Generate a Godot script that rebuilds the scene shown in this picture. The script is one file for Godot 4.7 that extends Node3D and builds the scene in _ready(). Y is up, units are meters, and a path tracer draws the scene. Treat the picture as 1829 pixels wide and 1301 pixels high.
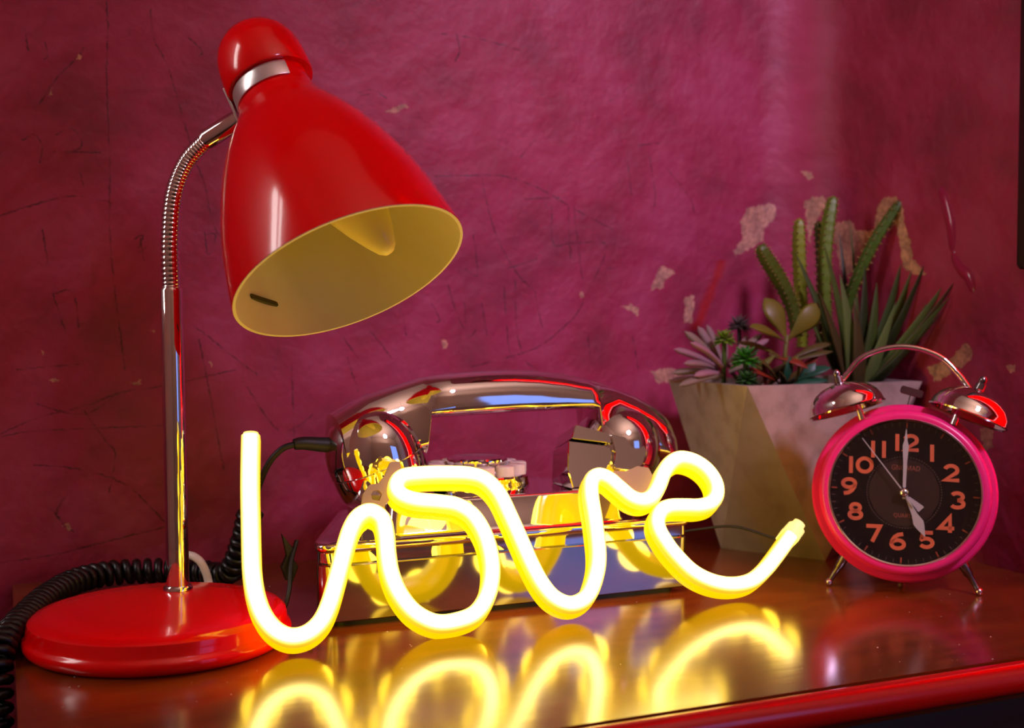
extends Node3D
# A neon sign in front of a chrome telephone, a red desk lamp, a pot of succulents and an alarm clock on a
# varnished console table, in the corner of a scratched pink room. Metres, y up, the table top at TOP.

const TOP := 0.75                       # height of the table top
const TURN := 0.40840704                # the room and the table are turned 23.4 degrees to the camera
const BACK := -0.789                    # back wall, along the table's depth
const SIDE := 0.605                     # right wall, along the table's length
const ROUND := 0.05                     # radius of the plastered corner

var taken := {}
var M := {}
var groups := 0


# ---------------------------------------------------------------- shapes
class Shape:
	var v := PackedVector3Array()
	var uv := PackedVector2Array()
	var g := PackedInt32Array()
	var n := 0

	func tri(a: Vector3, b: Vector3, c: Vector3, k: int, ua := Vector2.ZERO, ub := Vector2.ZERO, uc := Vector2.ZERO) -> void:
		if (b - a).cross(c - a).length_squared() < 1e-18:
			return
		v.append_array(PackedVector3Array([a, b, c]))
		uv.append_array(PackedVector2Array([ua, ub, uc]))
		g.append(k)

	func quad(a: Vector3, b: Vector3, c: Vector3, d: Vector3, k: int, ua := Vector2.ZERO, ub := Vector2.ZERO, uc := Vector2.ZERO, ud := Vector2.ZERO) -> void:
		tri(a, b, c, k, ua, ub, uc)
		tri(a, c, d, k, ua, uc, ud)

	# rings of equal length, joined one to the next; sharp: indices of section points or rings where the shading breaks
	func loft(rings: Array, around := true, caps := true, sharp_j := [], sharp_i := [], wrap := false) -> void:
		var m := rings.size()
		var c: int = rings[0].size()
		n += 1
		var base := n * 4096
		var gj := PackedInt32Array()
		var k := 0
		for j in c:
			if j in sharp_j and j > 0:
				k += 1
			gj.append(0 if around and not sharp_j.is_empty() and not (0 in sharp_j) and k == sharp_j.size() else k)
		var ki := 0
		for i in (m if wrap else m - 1):
			if i in sharp_i and i > 0:
				ki += 1
			var p: PackedVector3Array = rings[i]
			var q: PackedVector3Array = rings[(i + 1) % m]
			for j in (c if around else c - 1):
				var j2 := (j + 1) % c
				var u0 := float(j) / (c if around else c - 1)
				var u1 := float(j + 1) / (c if around else c - 1)
				var w0 := float(i) / (m - 1)
				var w1 := float(i + 1) / (m - 1)
				quad(p[j], q[j], q[j2], p[j2], base + ki * 64 + gj[j], Vector2(u0, w0), Vector2(u0, w1), Vector2(u1, w1), Vector2(u1, w0))
		if caps and around and not wrap:
			for e in 2:
				n += 1
				var r: PackedVector3Array = rings[0] if e == 0 else rings[m - 1]
				var mid := Vector3.ZERO
				for p in r:
					mid += p / c
				for j in c:
					if e == 0:
						tri(mid, r[j], r[(j + 1) % c], n * 4096)
					else:
						tri(mid, r[(j + 1) % c], r[j], n * 4096)

	func add(o: Shape, t := Transform3D.IDENTITY) -> void:
		n += 1
		for p in o.v:
			v.append(t * p)
		uv.append_array(o.uv)
		for k in o.g:
			g.append(k + n * 4096)
		n += o.n

	func mesh(m: Material) -> ArrayMesh:
		var vol := 0.0
		var mid := Vector3.ZERO
		for p in v:
			mid += p / v.size()
		for i in range(0, v.size(), 3):
			vol += (v[i] - mid).dot((v[i + 1] - mid).cross(v[i + 2] - mid))
		var st := SurfaceTool.new()
		st.begin(Mesh.PRIMITIVE_TRIANGLES)
		for i in range(0, v.size(), 3):
			st.set_smooth_group(g[i / 3])
			for k in ([0, 2, 1] if vol > 0 else [0, 1, 2]):
				st.set_uv(uv[i + k])
				st.add_vertex(v[i + k])
		st.generate_normals()
		st.index()
		st.set_material(m)
		return st.commit()


func box(a: Vector3, b: Vector3, r := 0.0) -> Shape:          # corners; edges chamfered by r
	var s := Shape.new()
	if r <= 0.0:
		var p := [Vector3(a.x, a.y, a.z), Vector3(b.x, a.y, a.z), Vector3(b.x, b.y, a.z), Vector3(a.x, b.y, a.z), Vector3(a.x, a.y, b.z), Vector3(b.x, a.y, b.z), Vector3(b.x, b.y, b.z), Vector3(a.x, b.y, b.z)]
		var k := 0
		for f in [[0, 1, 2, 3], [5, 4, 7, 6], [4, 0, 3, 7], [1, 5, 6, 2], [3, 2, 6, 7], [4, 5, 1, 0]]:
			k += 1
			s.quad(p[f[0]], p[f[1]], p[f[2]], p[f[3]], k, Vector2(0, 1), Vector2(1, 1), Vector2(1, 0), Vector2(0, 0))
		return s
	var rings := []
	for y in [[a.y, r], [a.y + r * 0.3, r * 0.3], [a.y + r, 0.0], [b.y - r, 0.0], [b.y - r * 0.3, r * 0.3], [b.y, r]]:
		rings.append(plan(round_poly([Vector2(a.x + y[1], a.z + y[1]), Vector2(b.x - y[1], a.z + y[1]), Vector2(b.x - y[1], b.z - y[1]), Vector2(a.x + y[1], b.z - y[1])], r, 3), y[0]))
	s.loft(rings)
	return s


func round_poly(p: Array, r, k := 4) -> PackedVector2Array:  # r: one radius or one for each corner
	var out := PackedVector2Array()
	for i in p.size():
		var q: float = r[i] if r is Array else r
		var a: Vector2 = p[(i + p.size() - 1) % p.size()]
		var b: Vector2 = p[i]
		var c: Vector2 = p[(i + 1) % p.size()]
		var d0 := (a - b).normalized()
		var d1 := (c - b).normalized()
		var t := q / tan(absf(d0.angle_to(d1)) / 2.0)
		for j in k + 1:
			var f := float(j) / k
			var s := b + d0 * t
			var e := b + d1 * t
			out.append(s * (1 - f) * (1 - f) + b * 2 * f * (1 - f) + e * f * f)
	return out


func plan(p: PackedVector2Array, y: float) -> PackedVector3Array:
	var out := PackedVector3Array()
	for q in p:
		out.append(Vector3(q.x, y, q.y))
	return out


func slab(p: PackedVector2Array, z0: float, z1: float, r := 0.0) -> Shape:      # a polygon in x and y, given depth along z
	var s := Shape.new()
	var mid := Vector2.ZERO
	for q in p:
		mid += q / p.size()
	var rings := []
	for l in ([[z0, 0.0], [z1, 0.0]] if r <= 0 else [[z0, r], [z0 + r, 0.0], [z1 - r, 0.0], [z1, r]]):
		var ring := PackedVector3Array()
		for q in p:
			var e: Vector2 = q - (q - mid).normalized() * l[1]
			ring.append(Vector3(e.x, e.y, l[0]))
		rings.append(ring)
	var sharp := []
	for i in p.size():
		var d := (p[i] - p[(i + p.size() - 1) % p.size()]).angle_to(p[(i + 1) % p.size()] - p[i])
		if absf(d) > 0.6:
			sharp.append(i)
	s.loft(rings, true, true, sharp, [0, 1, 2, 3])
	return s


# a profile of (radius, height) turned about y
func lathe(p: Array, seg := 48, a0 := 0.0, a1 := TAU, closed := false) -> Shape:
	var s := Shape.new()
	var full := a1 - a0 > TAU - 0.001
	var rings := []
	for i in (seg if full else seg + 1):
		var a := a0 + (a1 - a0) * i / seg
		var ring := PackedVector3Array()
		for q in p:
			ring.append(Vector3(q.x * cos(a), q.y, q.x * sin(a)))
		rings.append(ring)
	var sharp := []
	for i in range(0 if closed else 1, p.size() if closed else p.size() - 1):
		var d: Vector2 = p[i] - p[(i + p.size() - 1) % p.size()]
		if absf(d.angle_to(p[(i + 1) % p.size()] - p[i])) > 0.62:
			sharp.append(i)
	s.loft(rings, closed, closed and not full, sharp, [], full)
	return s


func smooth(p: Array, k := 6) -> PackedVector3Array:          # a rounded line through the points
	var out := PackedVector3Array()
	for i in p.size() - 1:
		var a: Vector3 = p[maxi(i - 1, 0)]
		var d: Vector3 = p[mini(i + 2, p.size() - 1)]
		for j in k:
			out.append(p[i].cubic_interpolate(p[i + 1], a, d, float(j) / k))
	out.append(p[-1])
	return out


func tube(p: PackedVector3Array, r, seg := 12, caps := true) -> Shape:      # r: a radius or one for each point
	var s := Shape.new()
	var rings := []
	var side := Vector3.ZERO
	for i in p.size():
		var t := (p[mini(i + 1, p.size() - 1)] - p[maxi(i - 1, 0)]).normalized()
		if side == Vector3.ZERO:
			side = t.cross(Vector3.UP if absf(t.y) < 0.9 else Vector3.RIGHT)
		side = (side - t * side.dot(t)).normalized()
		var up := t.cross(side)
		var q: float = r[i] if r is Array or r is PackedFloat32Array else r
		var ring := PackedVector3Array()
		for j in seg:
			ring.append(p[i] + (side * cos(TAU * j / seg) + up * sin(TAU * j / seg)) * q)
		rings.append(ring)
	s.loft(rings, true, caps)
	return s


func rod(a: Vector3, b: Vector3, r: float, seg := 12) -> Shape:
	return tube(PackedVector3Array([a, b]), r, seg)


func ball(c: Vector3, r: float, seg := 16) -> Shape:
	var p := []
	for i in 9:
		p.append(Vector2(r * sin(PI * i / 8), -r * cos(PI * i / 8)))
	var s := Shape.new()
	var l := lathe(p, seg)
	s.add(l, Transform3D(Basis(), c))
	return s


# a leaf from b to t, its broad side towards f: widths along its length, a lens across
func blade(b: Vector3, t: Vector3, f: Vector3, w: float, kind: String, bend := 0.0) -> Shape:
	var s := Shape.new()
	var d := t - b
	var side := d.cross(f).normalized()
	var out := side.cross(d).normalized()
	var rings := []
	var k := 9
	for i in k + 1:
		var u := float(i) / k
		var h := 0.0
		match kind:
			"spike": h = (0.62 + 0.38 * minf(u * 4, 1)) * pow(1 - u, 0.75)
			"spoon": h = 0.16 + 0.84 * sin(PI * pow(u, 1.5) * 0.97) if u < 0.99 else 0.1
			"finger": h = (0.55 + 0.45 * u) * sqrt(maxf(0.0, 1 - pow(u, 6)))
		h = maxf(h, 0.02) * w / 2
		var c := b + d * u + out * bend * sin(PI * u) * d.length()
		var thick := h * (0.3 if kind == "spoon" else 0.42 if kind == "spike" else 0.8)
		var ring := PackedVector3Array()
		for j in 8:
			var a := TAU * j / 8
			var fold := -0.35 * absf(cos(a)) * h * (1.0 if kind == "spike" else 0.5)
			ring.append(c + side * cos(a) * h + out * (sin(a) * thick - fold))
		rings.append(ring)
	s.loft(rings)
	return s


# ---------------------------------------------------------------- things, parts, the setting
func numbered(n: String) -> String:
	taken[n] = taken.get(n, -1) + 1
	return n if taken[n] == 0 else "%s_%03d" % [n, taken[n]]


func thing(called: String, label: String, category: String, at := Vector3.ZERO, turn := 0.0, group := "") -> Node3D:
	var o := Node3D.new()
	o.name = numbered(called)
	add_child(o)
	o.position = at
	o.rotation.y = turn
	o.set_meta("label", label)
	o.set_meta("category", category)
	if group:
		o.set_meta("group", group)
	return o


func part(o: Node3D, called: String, s, m: Material, t := Transform3D.IDENTITY, label := "") -> MeshInstance3D:
	var p := MeshInstance3D.new()
	p.name = called
	p.mesh = s.mesh(m) if s is Shape else s
	if not s is Shape:
		p.material_override = m
	p.transform = t
	o.add_child(p, true)
	if label:
		p.set_meta("label", label)
	return p


func struct(called: String, s: Shape, m: Material, turn := TURN) -> MeshInstance3D:
	var p := part(self, called, s, m)
	p.rotation.y = turn
	p.set_meta("kind", "structure")
	return p


func local(u: float, y: float, w: float) -> Vector3:          # from the room's axes to the world
	return Vector3(cos(TURN) * u + sin(TURN) * w, TOP + y, -sin(TURN) * u + cos(TURN) * w)


func paint(c: Color, rough: float, metal := 0.0) -> StandardMaterial3D:
	var m := StandardMaterial3D.new()
	m.albedo_color = c
	m.roughness = rough
	m.metallic = metal
	return m


func noise(seed_: int, freq: float, octaves := 4, kind := FastNoiseLite.TYPE_SIMPLEX_SMOOTH) -> FastNoiseLite:
	var f := FastNoiseLite.new()
	f.seed = seed_
	f.noise_type = kind
	f.frequency = freq
	f.fractal_octaves = octaves
	return f


func noise_map(f: FastNoiseLite, colors: Array, size := 1024) -> NoiseTexture2D:
	var t := NoiseTexture2D.new()
	t.width = size
	t.height = size
	t.seamless = true
	t.noise = f
	if colors:
		var r := Gradient.new()
		r.offsets = PackedFloat32Array()
		r.colors = PackedColorArray()
		var offs := PackedFloat32Array()
		var cols := PackedColorArray()
		for c in colors:
			offs.append(c[0])
			cols.append(c[1])
		r.offsets = offs
		r.colors = cols
		t.color_ramp = r
	return t


func _ready() -> void:
	view()
	lights()
	materials()
	room()
	window_right()
	window_left()
	table()
	desk_lamp()
	telephone()
	neon_sign()
	planter()
	plants()
	alarm_clock()
	cords()
	unseen_spot_lamp()


func view() -> void:
	var cam := Camera3D.new()
	cam.name = "camera"
	var lens := CameraAttributesPhysical.new()
	lens.frustum_focal_length = 12.0 / (650.5 / 2100.0)     # a picture 1301 pixels high seen from 2100 pixels away
	lens.frustum_focus_distance = 0.62
	lens.frustum_near = 0.02
	lens.frustum_far = 30.0
	lens.exposure_aperture = 8.0
	cam.attributes = lens
	cam.fov = rad_to_deg(2.0 * atan(650.5 / 2100.0))
	cam.near = 0.02
	cam.far = 30.0
	add_child(cam)
	cam.position = Vector3(0, TOP + 0.165, 0)
	cam.rotation.x = -atan(80.5 / 2100.0)
	cam.current = true
	var e := Environment.new()
	e.background_mode = Environment.BG_COLOR
	e.background_color = Color(0.30, 0.52, 0.90)
	e.background_energy_multiplier = 1.0
	e.tonemap_mode = Environment.TONE_MAPPER_LINEAR
	e.tonemap_exposure = 1.0
	e.sdfgi_enabled = true
	e.ssao_enabled = true
	e.ssil_enabled = true
	var w := WorldEnvironment.new()
	w.name = "environment"
	w.environment = e
	add_child(w)


func daylight(called: String, u: float, y: float, w: float, turn: float, size: Vector2, c: Color, energy: float) -> void:
	var l := AreaLight3D.new()
	l.name = called
	add_child(l)
	l.position = local(u, y, w)
	l.rotation.y = TURN + turn          # an area light shines along its -z
	l.area_size = size
	l.light_color = c
	l.light_energy = energy
	l.area_range = 8.0
	l.area_attenuation = 2.0
	l.shadow_enabled = true


func lights() -> void:
	# unseen lights: a narrow white window close by on the left, one behind red cloth on the right,
	# a blue window far off in the wall behind, and one without a fitting that lights the ceiling
	daylight("unseen_window_light_left", -0.855, 0.74, -0.665, -PI / 2, Vector2(0.19, 0.74), Color(1.0, 0.96, 0.93), 0.72)
	daylight("unseen_curtain_light_right", SIDE + 0.10, 0.60, -0.485, PI / 2, Vector2(0.12, 1.1), Color(1.0, 0.93, 0.9), 0.55)
	daylight("unseen_window_light_far", 1.55, 0.55, 1.66, 0.0, Vector2(0.70, 1.0), Color(0.40, 0.60, 1.0), 0.30)
	var up := AreaLight3D.new()
	up.name = "unseen_ceiling_light"  # out of view and without a fitting, placed to light the ceiling
	add_child(up)
	up.position = local(0.6, 1.25, 0.8)
	up.rotation = Vector3(PI / 2, 0, 0)
	up.area_size = Vector2(1.2, 1.2)
	up.light_color = Color(1.0, 0.84, 0.80)
	up.light_energy = 1.5
	up.area_range = 8.0
	up.area_attenuation = 2.0
	up.shadow_enabled = true


func materials() -> void:
	M.chrome = paint(Color(0.90, 0.89, 0.88), 0.035, 1.0)
	M.brushed = paint(Color(0.70, 0.69, 0.68), 0.10, 1.0)
	M.steel = paint(Color(0.55, 0.53, 0.53), 0.22, 1.0)
	M.band = paint(Color(0.86, 0.83, 0.82), 0.28, 0.75)
	M.red = paint(Color(0.93, 0.0, 0.01), 0.18)
	M.red.metallic_specular = 0.4
	M.red.clearcoat_enabled = true
	M.red.clearcoat = 0.4
	M.red.clearcoat_roughness = 0.06
	M.lining = paint(Color(0.83, 0.79, 0.66), 0.5)
	M.bulb = paint(Color(0.92, 0.86, 0.55), 0.3)
	M.black = paint(Color(0.03, 0.03, 0.03), 0.35)
	M.black_rubber = paint(Color(0.045, 0.04, 0.04), 0.5)
	M.white_plastic = paint(Color(0.85, 0.82, 0.80), 0.35)
	M.ivory = paint(Color(0.86, 0.80, 0.78), 0.3)
	M.dark_wood = paint(Color(0.12, 0.05, 0.03), 0.4)
	M.pink = paint(Color(0.90, 0.15, 0.46), 0.3)
	M.concrete = paint(Color(0.62, 0.56, 0.52), 0.85)
	M.concrete.albedo_texture = noise_map(noise(31, 0.012, 5), [[0.0, Color(0.80, 0.78, 0.76)], [0.5, Color(0.95, 0.94, 0.93)], [1.0, Color(1, 1, 1)]], 512)
	M.concrete.uv1_triplanar = true
	M.concrete.uv1_scale = Vector3(7, 7, 7)
	M.soil = paint(Color(0.08, 0.05, 0.035), 0.95)
	M.plaster = paint(Color(0.86, 0.79, 0.74), 0.9)
	M.floor_wood = paint(Color(0.33, 0.2, 0.12), 0.5)
	M.clip = paint(Color(0.70, 0.60, 0.46), 0.4)
	M.clip.backlight_enabled = true
	M.clip.backlight = Color(0.4, 0.33, 0.22)
	wall_paint()
	wood()


# ---------------------------------------------------------------- the room
# The wall's own paint: mottled pink, with the scratches and the bare patches of plaster laid over it (metres along the wall and up).
func wall_paint() -> void:
	var m := paint(Color(1, 1, 1), 0.55)
	m.albedo_texture = noise_map(noise(11, 0.006, 6), [[0.0, Color(0.46, 0.12, 0.21)], [0.34, Color(0.55, 0.13, 0.26)], [0.52, Color(0.58, 0.13, 0.28)], [0.68, Color(0.60, 0.17, 0.32)], [1.0, Color(0.62, 0.22, 0.36)]], 1024)
	m.uv1_triplanar = true
	m.uv1_scale = Vector3(1.7, 1.7, 1.7)
	m.heightmap_enabled = true
	m.heightmap_texture = noise_map(noise(12, 0.02, 5), [], 1024)
	m.heightmap_scale = 0.10
	var im := Image.create_empty(2048, 1152, false, Image.FORMAT_RGBA8)
	im.fill(Color(0.6, 0.2, 0.32, 0.0))
	var fine := noise(21, 0.09, 3)
	var broad := noise(22, 0.02, 4)
	# darker grimy strokes of an old brush, then scratches, then bare plaster
	var rng := RandomNumberGenerator.new()
	rng.seed = 77
	for i in 260:
		var x := rng.randf() * 2048
		var y := rng.randf() * 1152
		var dx := rng.randf_range(-1, 1) * 60
		var len_ := rng.randf_range(80, 320)
		var thin := rng.randf_range(0.6, 1.8)
		var a := rng.randf_range(0.05, 0.22)
		for k in int(len_):
			var f := k / len_
			stamp(im, x + dx * f + 4 * sin(f * 9 + i), y + len_ * (f - 0.5) * (0.3 if i % 3 else 1.0), thin, Color(0.30, 0.07, 0.13), a * (0.5 + 0.5 * fine.get_noise_2d(x + k * 2.0, y)), i % 3 != 0, len_ * f)
	for line in [
		[894,3634,916,3442,1000,3271,1119,2849,1170,2671,1223,2528,1274,2274,1345,2166], [629,3659,633,3450,623,3169,634,2678,631,2183,657,1828,688,1543,709,1328], [492,3350,425,3257,326,3145,227,2983],
		[264,3364,276,3279,256,3260], [153,3404,167,3303], [-6,2285,186,2360,414,2422,647,2389],
		[291,1807,406,1819,436,1597], [291,1807,363,1552], [-27,943,199,1039,463,1101,700,1184,943,1215,1411,1316],
		[-27,925,165,953,528,957,940,960], [168,1127,462,1048,666,1185], [1106,1632,1231,1540,1411,1390,1559,1276],
		[1177,1522,1228,1245,1279,947,1331,648], [462,1066,594,865,644,791,607,541], [-39,144,285,170,620,234,968,299],
		[75,1338,236,1353,466,1367], [162,743,458,692,727,570,968,299], [224,493,386,305,288,418,356,556],
		[1377,1687,1488,1762,1712,1612], [2059,1765,2117,1573,2255,1379], [763,2151,832,2189,797,2080,856,2117],
		[815,2170,834,2027], [1219,2218,1243,2072,1291,2202,1230,2207], [2264,3206,2364,3233,2464,3183],
		[2284,3189,2344,3201], [2984,3674,3005,3558,2971,3477], [2813,2659,3089,2680,3350,2685,3618,2616,3893,2483,4081,2398,4247,2327],
		[3175,2676,3218,2477,3306,2218,3461,1977,3596,1856], [3528,2530,3801,2553], [3732,2477,3746,2209,3871,2212,4152,2232,4186,2157],
		[3870,2482,3885,2109,3894,2192], [3916,2483,3940,2276,3988,1943], [4186,2157,4129,2029,4012,1818,3942,1692,3802,1567],
		[3110,2253,3140,1972,3045,2011], [2916,1889,2980,1690,3044,1570], [2789,1769,2852,1650,2831,1630],
		[3350,1894,3372,1568,3394,1405], [3439,1936,3448,1609,3506,1362,3619,1278], [3596,1856,3642,1650,3688,1484],
		[3174,1771,3218,1528], [3802,1567,3619,1443,3350,1364,3087,1307], [3372,2017,3619,2095],
		[4366,2860,4406,2587], [4560,2892,4611,2595,4587,2466], [4709,2814,4912,2608,4964,2479],
		[3483,2833,3595,2961], [4201,2031,4273,2040], [2878,3664,3176,3653,3483,3601],
		[4220,3292,4412,3432], [4904,3772,5006,3695], [4462,2971,4659,3004],
		[1724,3221,1875,3195], [1108,3496,1213,3397,1195,3360], [127,2753,192,2791,239,2725,222,2621],
		[321,2799,420,2840,468,2739,368,2681], [303,2694,584,2703], [449,2598,475,2494],
		[232,2206,261,1999], [1484,1202,1706,894,1937,1000], [1786,1347,1801,852],
		[2175,1380,2254,1146], [1887,2086,1983,1993], [2336,1572,2498,1376],
		[2581,1689,2601,1532], [3044,1770,3065,1529,3130,1569], [4420,1522,4470,1264],
		[4036,1524,4060,1313]]:
		var pts := []
		for k in range(0, line.size(), 2):
			pts.append(Vector3(line[k] * 1e-4, line[k + 1] * 1e-4, 0))
		var way := smooth(pts, 12)
		var total := 0.0
		for k in way.size() - 1:
			var steps := int(way[k].distance_to(way[k + 1]) * 2497 * 1.2) + 1
			for j in steps:
				var p := way[k].lerp(way[k + 1], float(j) / steps)
				total += 1
				var px := (p.x + 0.02) * 2497.0
				var py := 1152.0 - (p.y + 0.02) * 2497.0
				var w := 1.1 + 0.8 * fine.get_noise_2d(total * 1.5, line[0])
				stamp(im, px + 1.5 * fine.get_noise_2d(total * 0.8, line[1]), py + 1.5 * fine.get_noise_2d(line[1], total * 0.8), w, Color(0.17, 0.035, 0.07), clampf(0.50 + 0.9 * fine.get_noise_2d(total * 0.25, line[0] * 3.0), 0.05, 0.8), false, 0)
	stroke_red(im, [Vector2(0.5225, 0.2114), Vector2(0.5148, 0.1915), Vector2(0.5046, 0.1694), Vector2(0.4970, 0.1562)], broad)
	for patch in [
		[5390,2428,5458,2533,5664,2584,5726,2549,5717,2482,5618,2368,5604,2269,5356,2152,5324,2183,5407,2296],
		[5936,2591,5998,2623,6088,2627,6127,2581,6067,2473,6000,2365,5979,2232,5956,2411],
		[6179,2401,6352,2424,6432,2340,6623,2306,6531,2205,6437,2038,6278,1957,6218,2179],
		[6669,2512,6743,2560,6861,2549,6933,2489,6954,2365,7014,2239,7045,2095,7188,1969,7075,1973,6941,2039,6916,2184,6865,2351,6746,2277,6625,2200,6635,2368],
		[4639,2038,4689,2069,4789,2006,4714,1966,4680,1888,4566,1874,4615,1952],
		[4303,1744,4409,1765,4473,1736,4459,1659,4409,1710],
		[4876,1824,4958,1838,4969,1759,4944,1615,4878,1628],
		[4569,1253,4769,1272,4870,1235,4845,1170,4644,1152],
		[7389,1337,7568,1497,7631,1441,7623,1383,7521,1311],
		[7200,1310,7390,1368,7444,1269,7284,1206],
		[435,3265,456,3305,478,3297,468,3268],
		[260,3030,309,3092,292,3046],
		[2436,3084,2521,3121,2545,3139,2615,3155,2619,3132,2521,3083],
		[2869,1506,2898,1506,2907,1442,2873,1443],
		[3960,1843,3988,1860,4007,1818,3979,1801],
		[205,1469,237,1447,230,1420],
		[254,1272,300,1292,313,1264,267,1254],
		[742,1241,804,1268,814,1239,769,1218],
		[320,352,360,360,386,326,346,322],
		[5908,2823,5973,2838,6019,2773,5970,2758],
		[860,1578,902,1592,894,1556],
		[7706,912,7813,948,7831,792,7749,765],
		[7915,1348,8068,1368,8069,1317,7940,1305],
		[1229,1374,1258,1374,1251,1340]]:
		var poly := PackedVector2Array()
		var lo := Vector2(1e9, 1e9)
		var hi := Vector2(-1e9, -1e9)
		for k in range(0, patch.size(), 2):
			var q := Vector2((patch[k] * 1e-4 + 0.02) * 2497.0, 1152.0 - (patch[k + 1] * 1e-4 + 0.02) * 2497.0)
			poly.append(q)
			lo = lo.min(q)
			hi = hi.max(q)
		for y in range(maxi(int(lo.y) - 3, 0), mini(int(hi.y) + 4, 1152)):
			for x in range(maxi(int(lo.x) - 3, 0), mini(int(hi.x) + 4, 2048)):
				var q := Vector2(x + 5 * broad.get_noise_2d(x * 3.0, y * 3.0), y + 5 * broad.get_noise_2d(y * 3.0, x * 3.0 + 500))
				if Geometry2D.is_point_in_polygon(q, poly):
					var t := 0.85 + 0.2 * fine.get_noise_2d(x, y) + 0.25 * broad.get_noise_2d(x, y)
					im.set_pixel(x, y, Color(0.80 * t, 0.62 * t, 0.50 * t, 0.82))
	m.detail_enabled = true
	m.detail_albedo = ImageTexture.create_from_image(im)
	m.detail_uv_layer = BaseMaterial3D.DETAIL_UV_2
	m.detail_blend_mode = BaseMaterial3D.BLEND_MODE_MIX
	M.wall = m
	M.wall_gloss = paint(Color(0.56, 0.13, 0.27), 0.16)


func stamp(im: Image, x: float, y: float, r: float, c: Color, a: float, dry: bool, at: float) -> void:
	if dry and int(at / 7) % 3 == 0:
		return
	for j in range(int(y - r), int(y + r) + 1):
		for i in range(int(x - r), int(x + r) + 1):
			if i < 0 or j < 0 or i >= im.get_width() or j >= im.get_height():
				continue
			var f := clampf(r + 0.5 - Vector2(i - x, j - y).length(), 0, 1) * a
			var o := im.get_pixel(i, j)
			if f > o.a or o.r > 0.5:
				im.set_pixel(i, j, Color(c.r, c.g, c.b, maxf(f, o.a if o.r < 0.5 else 0.0)))


func stroke_red(im: Image, p: Array, f: FastNoiseLite) -> void:
	for k in p.size() - 1:
		for j in 60:
			var q: Vector2 = p[k].lerp(p[k + 1], j / 60.0)
			var c := Vector2((q.x + 0.02) * 2497.0, 1152.0 - (q.y + 0.02) * 2497.0)
			for i in range(-16, 17):
				var a := clampf(1.25 - absf(i) / 13.0 + 0.5 * f.get_noise_2d(c.x + i, c.y), 0, 1) * 0.85
				im.set_pixel(int(c.x) + i, int(c.y), Color(0.62, 0.03, 0.05, a))


func wood() -> void:
	var m := paint(Color(1, 1, 1), 0.19)
	m.clearcoat_enabled = true
	m.clearcoat = 0.5
	m.clearcoat_roughness = 0.13
	var a := noise(41, 0.03, 5).get_image(256, 1024)       # drawn out along the board into grain
	a.resize(2048, 1254, Image.INTERPOLATE_CUBIC)
	var b := noise(42, 0.005, 3).get_image(1024, 627)
	b.resize(2048, 1254, Image.INTERPOLATE_CUBIC)
	var im := Image.create_empty(2048, 1254, false, Image.FORMAT_RGB8)
	var g := Gradient.new()
	g.offsets = PackedFloat32Array([0.0, 0.35, 0.6, 1.0])
	g.colors = PackedColorArray([Color(0.26, 0.09, 0.02), Color(0.37, 0.155, 0.035), Color(0.43, 0.195, 0.05), Color(0.51, 0.26, 0.08)])
	var da := a.get_data()
	var db := b.get_data()
	var table_ := PackedColorArray()
	for i in 256:
		table_.append(g.sample(i / 255.0))
	var out := PackedByteArray()
	out.resize(2048 * 1254 * 3)
	for i in 2048 * 1254:
		var c := table_[(da[i] + db[i]) >> 1]
		out[i * 3] = c.r8
		out[i * 3 + 1] = c.g8
		out[i * 3 + 2] = c.b8
	im.set_data(2048, 1254, false, Image.FORMAT_RGB8, out)
	m.albedo_texture = ImageTexture.create_from_image(im)
	m.heightmap_enabled = true
	m.heightmap_texture = ImageTexture.create_from_image(a)
	m.heightmap_scale = 0.004
	M.wood = m
	M.mahogany = paint(Color(0.78, 0.01, 0.01), 0.25)
	M.mahogany.clearcoat_enabled = true
	M.mahogany.clearcoat = 0.6
	M.mahogany.clearcoat_roughness = 0.12


# the inner face of the back wall, round the corner, to the right wall; p: plan points (u, w, metres along the wall)
func wall_face(s: Shape, p: Array, y0: float, y1: float, k := 7) -> void:
	for i in p.size() - 1:
		var a: Vector3 = p[i]
		var b: Vector3 = p[i + 1]
		s.quad(Vector3(a.x, y0, a.y), Vector3(a.x, y1, a.y), Vector3(b.x, y1, b.y), Vector3(b.x, y0, b.y), k, Vector2(a.z, y0), Vector2(a.z, y1), Vector2(b.z, y1), Vector2(b.z, y0))


# shifts the wall's own measure (metres along, metres up) into the second texture layer
func wall_mesh(called: String, s: Shape) -> MeshInstance3D:
	var st := SurfaceTool.new()
	st.begin(Mesh.PRIMITIVE_TRIANGLES)
	for i in s.v.size():
		st.set_smooth_group(s.g[i / 3])
		st.set_uv(s.uv[i])
		st.set_uv2(Vector2((s.uv[i].x + 0.02) * 2497.0 / 2048.0, 1.0 - (s.uv[i].y - TOP + 0.02) * 2497.0 / 1152.0))
		st.add_vertex(s.v[i])
	st.generate_normals()
	st.set_material(M.wall)
	var o := MeshInstance3D.new()
	o.name = called
	o.mesh = st.commit()
	o.rotation.y = TURN
	o.set_meta("kind", "structure")
	add_child(o)
	return o


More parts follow.
